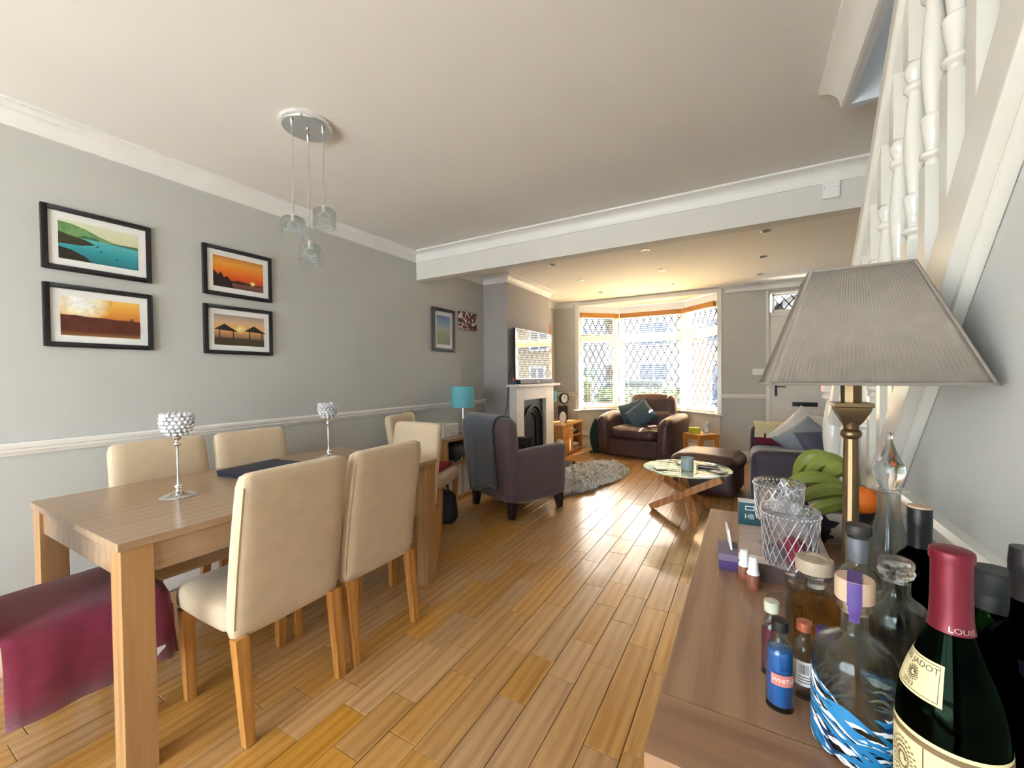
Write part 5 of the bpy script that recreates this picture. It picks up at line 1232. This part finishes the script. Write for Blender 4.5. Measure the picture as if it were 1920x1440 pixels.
# decanter
t, op, inn = bottle('decanter', 'clear glass decanter with tall drop shaped stopper by the wall', (.262, 1.155, ZS), [(.044,0), (.050,.004), (.052,.015), (.050,.05), (.040,.10), (.026,.15), (.0195,.19), (.019,.215), (.021,.228), (.030,.232)], clear_b, wall=.003)
cap(t, [(r, z) for r, z in smooth_prof([(.0,.225), (.012,.226), (.013,.235), (.018,.245), (.026,.262), (.027,.278), (.020,.296), (.011,.318), (.006,.338), (.0065,.346), (.005,.352), (0,.354)], 4)], glass('stopper_glass', (.97,.98,.98), 0, .12), 'glass_stopper', 28)
b = MB(); b.lathe([(.020,.2325), (.0335,.2325), (.034,.2335), (.0335,.2345), (.020,.2345)], 32, closed=True); b.build('collar', clear_m, t)
# dark wine bottle, screw cap
t, op, inn = bottle('dark_wine_bottle', 'dark wine bottle with tan topped black screw cap beside the wall', (.250, .930, ZS), [(.030,0), (.035,.003), (.036,.01), (.036,.13), (.034,.155), (.026,.172), (.0165,.184), (.0145,.195), (.0142,.23)], black_glass)
cap(t, [(.0152,.19), (.0156,.19), (.0156,.228), (.0162,.23), (.0156,.233), (.0162,.236), (.0156,.239), (.0162,.242), (.0156,.245), (.0160,.255), (0,.255)], black_m)
b = MB(); b.lathe([(0,.2552), (.0155,.2552), (.0152,.258), (0,.2585)], 24); b.build('cap_disc', cork_m, t)
# green bottle
t, op, inn = bottle('green_bottle', 'green bottle with wide black cap beside the wall', (.270, .745, ZS), [(.028,0), (.031,.003), (.032,.01), (.032,.14), (.031,.158), (.026,.17), (.0205,.178), (.020,.19)], green_g)
cap(t, [(.0215,.184), (.0225,.184), (.0225,.200), (.0215,.203), (.0222,.206), (.0222,.230), (.020,.232), (0,.232)], mat('black_screw_cap', lin(40,42,44), .45, var=.1))
# dark bottle at the right edge
t, op, inn = bottle('round_bottle', 'round shouldered black bottle at the right front of the sideboard', (.262, .655, ZS), [(.033,0), (.038,.003), (.0385,.012), (.0385,.15), (.037,.172), (.030,.19), (.018,.204), (.0125,.215), (.012,.262), (.0135,.264), (.0135,.274)], black_glass)
cap(t, [(.0125,.235), (.0132,.235), (.0132,.262), (.0145,.264), (.0145,.276), (.0135,.290), (0,.290)], black_m)
# --- miniatures
def mini(name, label, loc, R, h, gm, cm, ch_=.016, capR=.010, lm=None, lvl=None):
    t = thing(name, label, 'bottle', loc, 0, 'miniature bottles')
    op = smooth_prof([(R*.85,0), (R,.002), (R,.008), (R,h*.58), (R*.9,h*.68), (R*.5,h*.78), (R*.46,h-ch_)], 4); b = MB(); inn = hollow(b, op, .0015, .004, 22); b.build('body', gm, t, angle=50)
    b = MB(); b.lathe([(0,h-ch_+.0005), (capR,h-ch_+.0005), (capR*1.03,h-ch_*.5), (capR,h-.001), (0,h)], 20); b.build('cap', cm, t, angle=40)
    if lm: liquid(t, 'liquid', inn, lvl, lm, 20)
    return t, op
blue_l = mat('blue_liquid', lin(30,96,172), .12, var=.08, scale=60)
t, op = mini('miniature_bottle', 'miniature bottle of blue liquid with a black cap', (.041, .700, ZS), .0175, .127, clear_b, black_m, .016, .0105, blue_l, .085); mf = prof_fn(op); ph = math.atan2(-.70, -.041)
b = MB(); wrap_patch(b, ph-.62, ph+1.05, .040, .056, mf, .0006, 10, 2); lb = b.build('front_label', mat('pink_label', lin(196,120,112), .6, var=.05), t)
b = MB(); wrap_text(b, 'WHITLEY', .0082, ph+.42, .048, mf, .0009); b.build('lettering', mat('label_cream_ink', lin(240,225,200), .6), lb)
b = MB(); wrap_patch(b, ph+.05, ph+.45, .062, .064, mf, .0006, 4, 1); wrap_patch(b, ph+.22, ph+.28, .062, .07, mf, .0006, 1, 3); b.build('crest', mat('navy_ink', lin(24,50,110), .5), t)
t, op = mini('miniature_bottle', 'clear miniature bottle with a copper cap and barcode label', (.074, .742, ZS), .0150, .112, clear_b, mat('copper_cap', lin(190,112,84), .35, metal=.5), .014, .0100); mf = prof_fn(op); ph = math.atan2(-.742, -.074)
b = MB(); wrap_patch(b, ph-.75, ph+.75, .022, .058, mf, .0006, 10, 2); lb = b.build('barcode_label', paper_m, t)
b = MB(); rr = random.Random(9); a_ = ph-.35
while a_ < ph+.35: w_ = rr.choice([.02,.035,.05]); wrap_patch(b, a_, a_+w_, .040, .054, mf, .0009, 1, 1); a_ += w_+rr.choice([.02,.04])
for z_ in (.027, .031, .035): wrap_patch(b, ph-.5, ph+.45, z_, z_+.0012, mf, .0009, 6, 1)
b.build('barcode', ink, lb)
mini('miniature_bottle', 'clear miniature bottle with a purple cap', (.100, .755, ZS), .0125, .102, clear_b, mat('purple_cap', lin(78,46,120), .4), .014, .0105)
t, op = mini('miniature_bottle', 'dark red miniature bottle with a pale cap behind the blue one', (.034, .772, ZS), .0145, .118, clear_b, mat('pale_cap', lin(190,190,170), .4), .018, .0105, mat('dark_red_liquid', lin(96,24,44), .15), .075)
# white nasal spray style bottles
for lab, loc, sc in (('small white capped bottle with brown label, nearer the sideboard front', (.012, 1.058, ZS), 1.0), ('small white capped bottle with brown label, further back beside the pink box', (-.006, 1.098, ZS), .97)):
    t = thing('pill_bottle', lab, 'bottle', loc, 0, 'small white capped bottles'); t.scale = (sc,)*3
    b = MB(); b.lathe([(0,0), (.0125,0), (.0135,.002), (.0135,.030), (.011,.034), (0,.034)], 20); b.build('body', mat('brown_label', lin(140,84,62), .5, var=.35, scale=120) if not bpy.data.materials.get('brown_label') else bpy.data.materials['brown_label'], t, angle=40)
    b = MB(); b.lathe([(.0128,.0345), (.0128,.038), (.0105,.042), (.0085,.070), (.0075,.072), (0,.072)], 20); b.build('cap', white_m, t, angle=40)
# ================================================================== crystal bowls
def crystal_bowl(label, loc, R, h, stem):
    t = thing('crystal_bowl', label, 'glass bowl', loc, 0, 'cut crystal bowls')
    n = 56; rows = 4; b = MB(); vs = []; fs = []
    z0 = h*.42; z1 = h*.93
    prof = smooth_prof([(.0,z0-.012), (R*.55,z0-.011), (R*.86,z0-.002)], 3)[:-1]
    for r_, z_ in prof: vs += [(r_*math.cos(2*PI*k/n), r_*math.sin(2*PI*k/n), z_) for k in range(n)]
    for j in range(rows+1):
        z_ = z0+(z1-z0)*j/rows; rb = R*(.9+.1*j/rows); vs += [(rb*math.cos(2*PI*k/n), rb*math.sin(2*PI*k/n), z_) for k in range(n)]
    for r_, z_ in ((R+.0005,z1+.003), (R+.0005,h), (R-.002,h+.001), (R-.0035,h-.001), (R-.004,z1), (R*.86,z0), (R*.5,z0-.006), (.0005,z0-.007)): vs += [(r_*math.cos(2*PI*k/n), r_*math.sin(2*PI*k/n), z_) for k in range(n)]
    tot = len(vs)//n
    for i in range(tot-1):
        for k in range(n): fs.append((i*n+k, i*n+(k+1) % n, (i+1)*n+(k+1) % n, (i+1)*n+k))
    b.add(vs, fs); bw_ = b.build('bowl', glass('crystal_glass', (.97,.97,.98), 0, .42, 1.4) if not bpy.data.materials.get('crystal_glass') else bpy.data.materials['crystal_glass'], t, angle=50)
    cm_ = bpy.data.materials.get('crystal_cut') or mat('crystal_cut', (.86,.87,.92), .08, metal=.75, var=.35, scale=200)
    b = MB(); nh = 22; tw_ = (z1-z0)/(2*PI*R)*1.0
    for sg in (1, -1):
        for q in range(nh):
            pts = []
            for j in range(9):
                f_ = j/8; a_ = 2*PI*q/nh+sg*f_*2*PI*3.0/nh; rr_ = R*(.9+.1*f_)+.0006; pts.append((rr_*math.cos(a_), rr_*math.sin(a_), z0+(z1-z0)*f_))
            b.tube(pts, .00095, 4)
    b.build('diamond_cuts', cm_, bw_, angle=20)['kind'] = 'stuff'
    b = MB()
    for q in range(40): a_ = 2*PI*q/40; b.ball(((R+.001)*math.cos(a_), (R+.001)*math.sin(a_), z1+.004), .0026, 6, 5)
    b.build('rim_beads', cm_, bw_, angle=30)['kind'] = 'stuff'
    b = MB(); b.lathe(smooth_prof([(0,0), (R*.72,0), (R*.74,.004), (R*.4,.010), (.011,.016), (.009,.03), (.010,z0-.02), (.018,z0-.013)], 4), 28); b.build('stem', clear_m, t, angle=50)
    return t, z0
t, z0 = crystal_bowl('cut crystal footed bowl holding red and grey trinkets, nearer the camera', (.078, 1.035, ZS), .052, .198, 1)
b = MB(); b.soft(-.030, .006, -.026, .03, 0, .05, .015, .004, 6); tag(b.build('trinket_pouch', mat('red_velvet', lin(150,44,62), .85, var=.15), loc=(.098, 1.035, ZS+z0+.001), rot=(0,0,rad(20)), angle=60), 'red pouch inside the nearer crystal bowl', 'pouch')
b = MB(); b.ball((0,0,.02), .02, 10, 8); tag(b.build('grey_trinket', mat('grey_stone', lin(92,94,104), .5, var=.2), loc=(.052, 1.02, ZS+z0+.001)), 'round grey trinket inside the nearer crystal bowl', 'trinket')
t, z0b = crystal_bowl('cut crystal footed bowl standing on the pink box, further from the camera', (.066, 1.185, ZS+.061), .052, .158, 1)
b = MB(); b.soft(-.03, .03, -.02, .02, 0, .045, .012, .003, 6); tag(b.build('white_soap', white_m, loc=(.07, 1.185, ZS+.061+z0b+.001), rot=(0,0,.3), angle=60), 'white rounded box inside the further crystal bowl', 'box')
# ================================================================== boxes
pb = thing('gift_box', 'flat pink and brown box on the sideboard under the further crystal bowl', 'box', (.073, 1.235, ZS))
b = MB(); b.box(-.088, .088, -.13, .135, 0, .042); b.build('tray', mat('brown_card', lin(84,66,60), .6, var=.1), pb, bevel=.002)
b = MB(); b.box(-.091, .091, -.133, .138, .0425, .060); ld = b.build('lid', mat('pink_marbled_card', lin(206,184,172), .5, var=.12, scale=25), pb, bevel=.002)
b = MB()
for k in range(14): rr = random.Random(k); x_, y_ = rr.uniform(-.08,.08), rr.uniform(-.12,.12); b.box(x_, x_+.012, y_, y_+.0012, .0602, .0604)
b.build('flecks', inkb, ld)
tb_ = thing('teal_box', 'small dark teal printed box standing on the pink box', 'box', (.012, 1.335, ZS+.0605), rad(3))
b = MB(); b.box(-.035, .045, -.022, .022, 0, .062); b.build('carton', [mat('teal_card', lin(34,74,84), .35, var=.2, scale=20, coat=.4)], tb_, bevel=.002)
b = MB(); b.box(-.0345, .0445, -.021, .021, .0622, .0626); b.build('top_flap', paper_m, tb_)
b = MB(); vs, fs = text_geo('HB', .02); b.add([(x_*.9-.008, -.0226, z_+.024) for x_, z_, _ in vs], fs); b.box(-.018, .004, -.0227, -.0222, .042, .044); b.box(-.018, .004, -.0227, -.0222, .052, .054); b.box(-.018, -.016, -.0227, -.0222, .044, .052); b.box(.002, .004, -.0227, -.0222, .044, .052); b.build('lettering', mat('pale_print', lin(190,204,204), .5), tb_)
pu = thing('purple_box', 'small purple box at the front edge of the sideboard', 'box', (-.042, 1.175, ZS), rad(4))
b = MB(); b.box(-.022, .020, -.045, .045, 0, .022); b.build('tray', mat('purple_card', lin(70,52,104), .5, var=.1), pu, bevel=.0015)
b = MB(); b.box(-.0235, .0215, -.0465, .0465, .0225, .040); b.build('lid', mat('mauve_card', lin(112,98,122), .5, var=.1), pu, bevel=.0015)
b = MB(); b.box(-.002, .002, -.03, .03, 0, .05); tag(b.build('white_card', paper_m, loc=(-.038, 1.19, ZS+.0405), rot=(0, rad(-8), rad(8))), 'white card standing on the small purple box', 'card')
# ================================================================== fruit bowl
fbx, fby = .195, 1.49
fb = thing('fruit_bowl', 'dark patterned fruit bowl at the far end of the sideboard', 'bowl', (fbx, fby, ZS))
bm_ = mat('patterned_bowl', lin(44,36,44), .35, var=0)
nt = bm_.node_tree; p = nt.nodes['Principled BSDF']; tcn = nt.nodes.new('ShaderNodeTexCoord'); vo = nt.nodes.new('ShaderNodeTexNoise'); vo.inputs['Scale'].default_value = 14; nt.links.new(tcn.outputs['Object'], vo.inputs['Vector']); cr = nt.nodes.new('ShaderNodeValToRGB'); cr.color_ramp.interpolation = 'CONSTANT'; cr.color_ramp.elements[0].color = lin(40,32,42); cr.color_ramp.elements[1].color = lin(190,184,170); cr.color_ramp.elements[1].position = .56; nt.links.new(vo.outputs['Fac'], cr.inputs['Fac']); nt.links.new(cr.outputs['Color'], p.inputs['Base Color'])
b = MB(); b.lathe(smooth_prof([(0,0), (.045,0), (.05,.006), (.085,.04), (.112,.085), (.116,.105), (.112,.106), (.104,.085), (.078,.044), (.04,.014), (0,.012)], 4), 36); b.build('vessel', bm_, fb, angle=50)
b = MB(); b.lathe([(.111,.1065), (.117,.1065), (.117,.1085), (.111,.1085)], 36, closed=True); b.build('rim', brass_m, fb)
org = mat('orange_peel', lin(238,120,30), .45, var=.06, bump=.25, bscale=260)
for k, (dx, dy, dz, lab) in enumerate(((.078, -.062, .138, 'orange on the right of the fruit bowl behind the lamp column'), (-.01, -.06, .078, 'orange low at the front of the fruit bowl'), (.045, .03, .085, 'orange at the back of the fruit bowl'))):
    t = thing('orange_fruit', lab, 'orange', (fbx+dx, fby+dy, ZS+dz), 0, 'oranges in the fruit bowl'); b = MB(); b.ball((0,0,0), .038, 20, 14, sc=(1,1,.95)); b.build('flesh', org, t, angle=60)
    b = MB(); b.lathe([(0,.0375), (.004,.0372), (.003,.039), (0,.0395)], 8); b.build('stalk', mat('stalk', lin(110,110,50), .7) if not bpy.data.materials.get('stalk') else bpy.data.materials['stalk'], t)
ban = mat('green_banana', lin(120,130,54), .42, var=.14, scale=12); tip = mat('banana_tip', lin(70,66,36), .7)
def banana(label, a, c, d_, r_=.021):
    t = thing('banana', label, 'banana', (0,0,0), 0, 'bananas in the fruit bowl'); a, c, d_ = Vector(a), Vector(c), Vector(d_); pts = []; rs = []
    for k in range(15):
        s = k/14; pts.append(a*(1-s)**2+c*2*s*(1-s)+d_*s*s); rs.append(r_*(max(.12, math.sin(PI*min(1, s*1.02+.02))**.42) if s > .12 else (.30+.7*(s/.12)*.6)))
    b = MB(); b.tube(pts, rs, 7); b.build('fruit', ban, t, angle=32)
    b = MB(); e_ = (pts[0]-pts[1]).normalized(); b.tube([pts[0]-e_*.004, pts[0]+e_*.016], [.0062, .0045], 7); b.build('stem', ban, t)
    b = MB(); e_ = (pts[-1]-pts[-2]).normalized(); b.tube([pts[-1]-e_*.003, pts[-1]+e_*.004], [.005, .003], 6); b.build('tip', tip, t)
Zb = ZS
banana('green banana lying furthest left over the crystal bowls', (.235,1.43,Zb+.165), (.14,1.40,Zb+.225), (.085,1.45,Zb+.125))
banana('green banana hanging low at the front of the bunch', (.24,1.415,Zb+.145), (.19,1.365,Zb+.20), (.105,1.375,Zb+.115))
banana('green banana lowest in front, resting on the bowl rim', (.25,1.42,Zb+.125), (.20,1.36,Zb+.15), (.125,1.365,Zb+.085))
banana('green banana at the top left of the upper bunch', (.255,1.52,Zb+.175), (.165,1.52,Zb+.295), (.125,1.54,Zb+.155), .024)
banana('green banana in the middle of the upper bunch', (.262,1.50,Zb+.175), (.19,1.485,Zb+.295), (.148,1.50,Zb+.145), .024)
banana('green banana at the right of the upper bunch', (.27,1.48,Zb+.17), (.225,1.455,Zb+.275), (.178,1.465,Zb+.135), .024)
# ================================================================== outside the bay
b = MB(); b.box(-12, 12, -14, YR-.16, -.14, -.06); struct(b.build('ground_bounce_rear', mat('bounce_paving_rear', (.30,.31,.32), .85, var=.1, scale=2)))  # unseen rear paving, added to bounce sunlight through the rear window
b = MB(); b.box(-8, 6, 7.28, 10.0, -.33, -.28); struct(b.build('ground_bounce_front', mat('bounce_paving_front', (.56,.53,.48), .85, var=.1, scale=2)))  # unseen pale paving, added to throw sunlight up at the bay ceiling
b = MB(); b.box(-60, 60, 7.28, 80, -.40, -.35); b.box(-60, 60, -60, YR-.16, -.25, -.15); b.box(XR+.13, 60, YR-.16, 7.28, -.40, -.35); b.box(-60, XL-.16, YR-.16, 7.28, -.40, -.35)
struct(b.build('ground', mat('tarmac', (.05,.05,.052), .9, var=.15, scale=1)))
brick_r = mat('red_brick', lin(176,84,62), .85, var=.2, scale=12)
t = thing('gate_pillar', 'red brick pillar outside the right bay window', 'pillar', (-.90, 9.8, -.28))
bm1 = MB(); bm1.box(-.1075, .1075, -.1075, .1075, 0, .065); bme = bm1.mesh('brick', brick_r); mort = MB(); mort.box(-.10, .10, -.10, .10, 0, 2.6); mort.build('core', mat('mortar', lin(190,180,165), .9), t)
for row in range(34):
    o = bpy.data.objects.new('brick', bme); C.objects.link(o); o.parent = t; o.location = (0, 0, .005+row*.076)
b = MB(); b.box(-.14, .14, -.14, .14, 2.6, 2.66); b.build('coping', mat('coping_stone', lin(200,195,185), .8), t, bevel=.01)
def house(label, x, y, w_, wallc, roofc, gable_c):
    t = thing('house', label, 'house', (x, y, -.30)); h = 5.2
    wm = mat('render_'+label[:8], wallc, .85, var=.08); b = MB(); b.box(-w_/2, w_/2, 0, 7, 0, h); b.prism([(-w_/2, h), (w_/2, h), (0, h+2.4)], 0, 7, 'y'); b.build('wall', wm, t)
    b = MB()
    for s in (-1, 1): b.add([(s*(w_/2+.3), -.3, h-.25), (0, -.3, h+2.5), (0, 7.2, h+2.5), (s*(w_/2+.3), 7.2, h-.25), (s*(w_/2+.3), -.3, h-.10), (0, -.3, h+2.65), (0, 7.2, h+2.65), (s*(w_/2+.3), 7.2, h-.10)], [(0,1,2,3), (7,6,5,4), (0,4,5,1), (1,5,6,2), (2,6,7,3), (3,7,4,0)])
    b.build('roof', mat('roof_'+label[:8], roofc, .8, var=.2, scale=6), t)
    b = MB()
    for s in (-1, 1): b.beam((s*(w_/2+.25), -.33, h-.15), (0, -.33, h+2.5), .06, .22)
    b.build('bargeboard', gable_c, t)
    fm = upvc_m; gm = mat('dark_window_'+label[:8], lin(40,60,84), .25, var=.1)
    for cx, cz, ww, hh in ((-w_*.25, 1.5, 1.5, 1.5), (w_*.27, 1.1, .95, 2.1), (-w_*.25, 3.9, 1.5, 1.2), (w_*.25, 3.9, 1.2, 1.2)):
        b = MB(); b.box(cx-ww/2-.07, cx+ww/2+.07, -.06, .0, cz-hh/2-.07, cz+hh/2+.07); f_ = b.build('window', fm, t)
        b = MB(); b.box(cx-ww/2, cx-.03, -.075, -.06, cz-hh/2, cz+hh/2); b.build('pane', gm, f_)
        b = MB(); b.box(cx+.03, cx+ww/2, -.075, -.06, cz-hh/2, cz+hh/2); b.build('pane', gm, f_)
house('white rendered gabled house across the road, left of the pair', -10.6, 24, 6.6, lin(92,94,100), lin(96,88,84), upvc_m)
house('pale grey gabled house across the road, in the middle', -2.9, 24, 6.6, lin(100,104,116), lin(104,84,76), upvc_m)
house('cream rendered gabled house across the road, right of the grey one', 4.8, 24, 6.6, lin(98,94,88), lin(92,88,88), upvc_m)
def car(label, x, y, col, rz=0):
    t = thing('parked_car', label, 'car', (x, y, -.35), rz); cm = mat('paint_'+label[:7], col, .25, coat=.6, var=0)
    b = MB(); b.prism([(-2.0,.25), (2.0,.25), (2.05,.55), (1.95,.78), (1.1,.88), (-1.3,.92), (-2.0,.85), (-2.08,.5)], -.85, .85, 'y'); b.build('body', cm, t, bevel=.06)
    b = MB(); b.prism([(-1.75,.88), (1.05,.88), (.45,1.42), (-1.2,1.45)], -.72, .72, 'y'); b.build('cabin', mat('car_glass_'+label[:7], lin(40,52,60), .08, var=0), t, bevel=.06)
    b = MB(); b.prism([(-1.3,1.43), (.5,1.40), (.42,1.47), (-1.15,1.49)], -.70, .70, 'y'); b.build('roof', cm, t, bevel=.02)
    for wx in (-1.25, 1.25):
        for s in (-1, 1):
            b = MB(); b.lathe([(0,-.1), (.3,-.1), (.32,-.05), (.32,.05), (.3,.1), (0,.1)], 20, T=RT((wx, s*.78, .32), rx=PI/2)); w_ = b.build('wheel', black_m, t)
            b = MB(); b.lathe([(0,.1), (.19,.1), (.17,.11), (0,.115)], 14, T=RT((wx, s*.78, .32), rx=PI/2*(1 if s < 0 else -1))); b.build('hubcap', steel_m, w_)
    b = MB(); b.box(-2.12, -2.08, -.26, .26, .52, .63); b.build('number_plate', mat('plate_'+label[:7], lin(230,200,60), .4), t)
car('teal hatchback parked outside the middle bay window', -2.9, 14.4, lin(40,84,92))
car('blue hatchback parked outside the right bay window', .95, 12.2, lin(50,92,150), rad(0))
car('silver hatchback parked outside the left bay window', -7.4, 14.4, lin(170,178,184))
b = MB(); b.box(-7.5, -1.35, 10.0, 10.2, -.30, .55); b.box(-7.5, -1.35, 9.97, 10.23, .55, .60); struct(b.build('wall_garden', mat('garden_wall', lin(96,70,58), .9, var=.15, scale=6)))
def hedge(label, x0, x1, y, h):
    t = thing('hedge', label, 'hedge', (0,0,-.30)); r = random.Random(int(x0*10)); b = MB()
    for k in range(1500):
        x = r.uniform(x0, x1); z = r.random()**.7*h; yy = y+r.uniform(-.25,.25); s = .05+.05*r.random(); a = r.random()*6.28; c_ = r.uniform(-.6,.6)
        u = Vector((math.cos(a), math.sin(a), c_))*s; v = Vector((-math.sin(a), math.cos(a)*.6, .7))*s*.6; p = Vector((x, yy, z)); b.add([p-u, p+v, p+u, p-v], [(0,1,2,3)])
    b.build('leaves', mat('leaf_'+label[:9], lin(48,84,52), .6, var=.3, scale=4), t, merge=False)['kind'] = 'stuff'
    b = MB(); b.box(x0, x1, y-.14, y+.14, 0, h*.8); b.build('inner_twigs', mat('twig_'+label[:9], lin(26,36,22), .9), t)
hedge('green hedge outside the left bay window', -7.2, -3.6, 10.6, 1.75)
hedge('low green hedge outside the middle bay window', -3.4, -1.2, 10.6, 1.25)
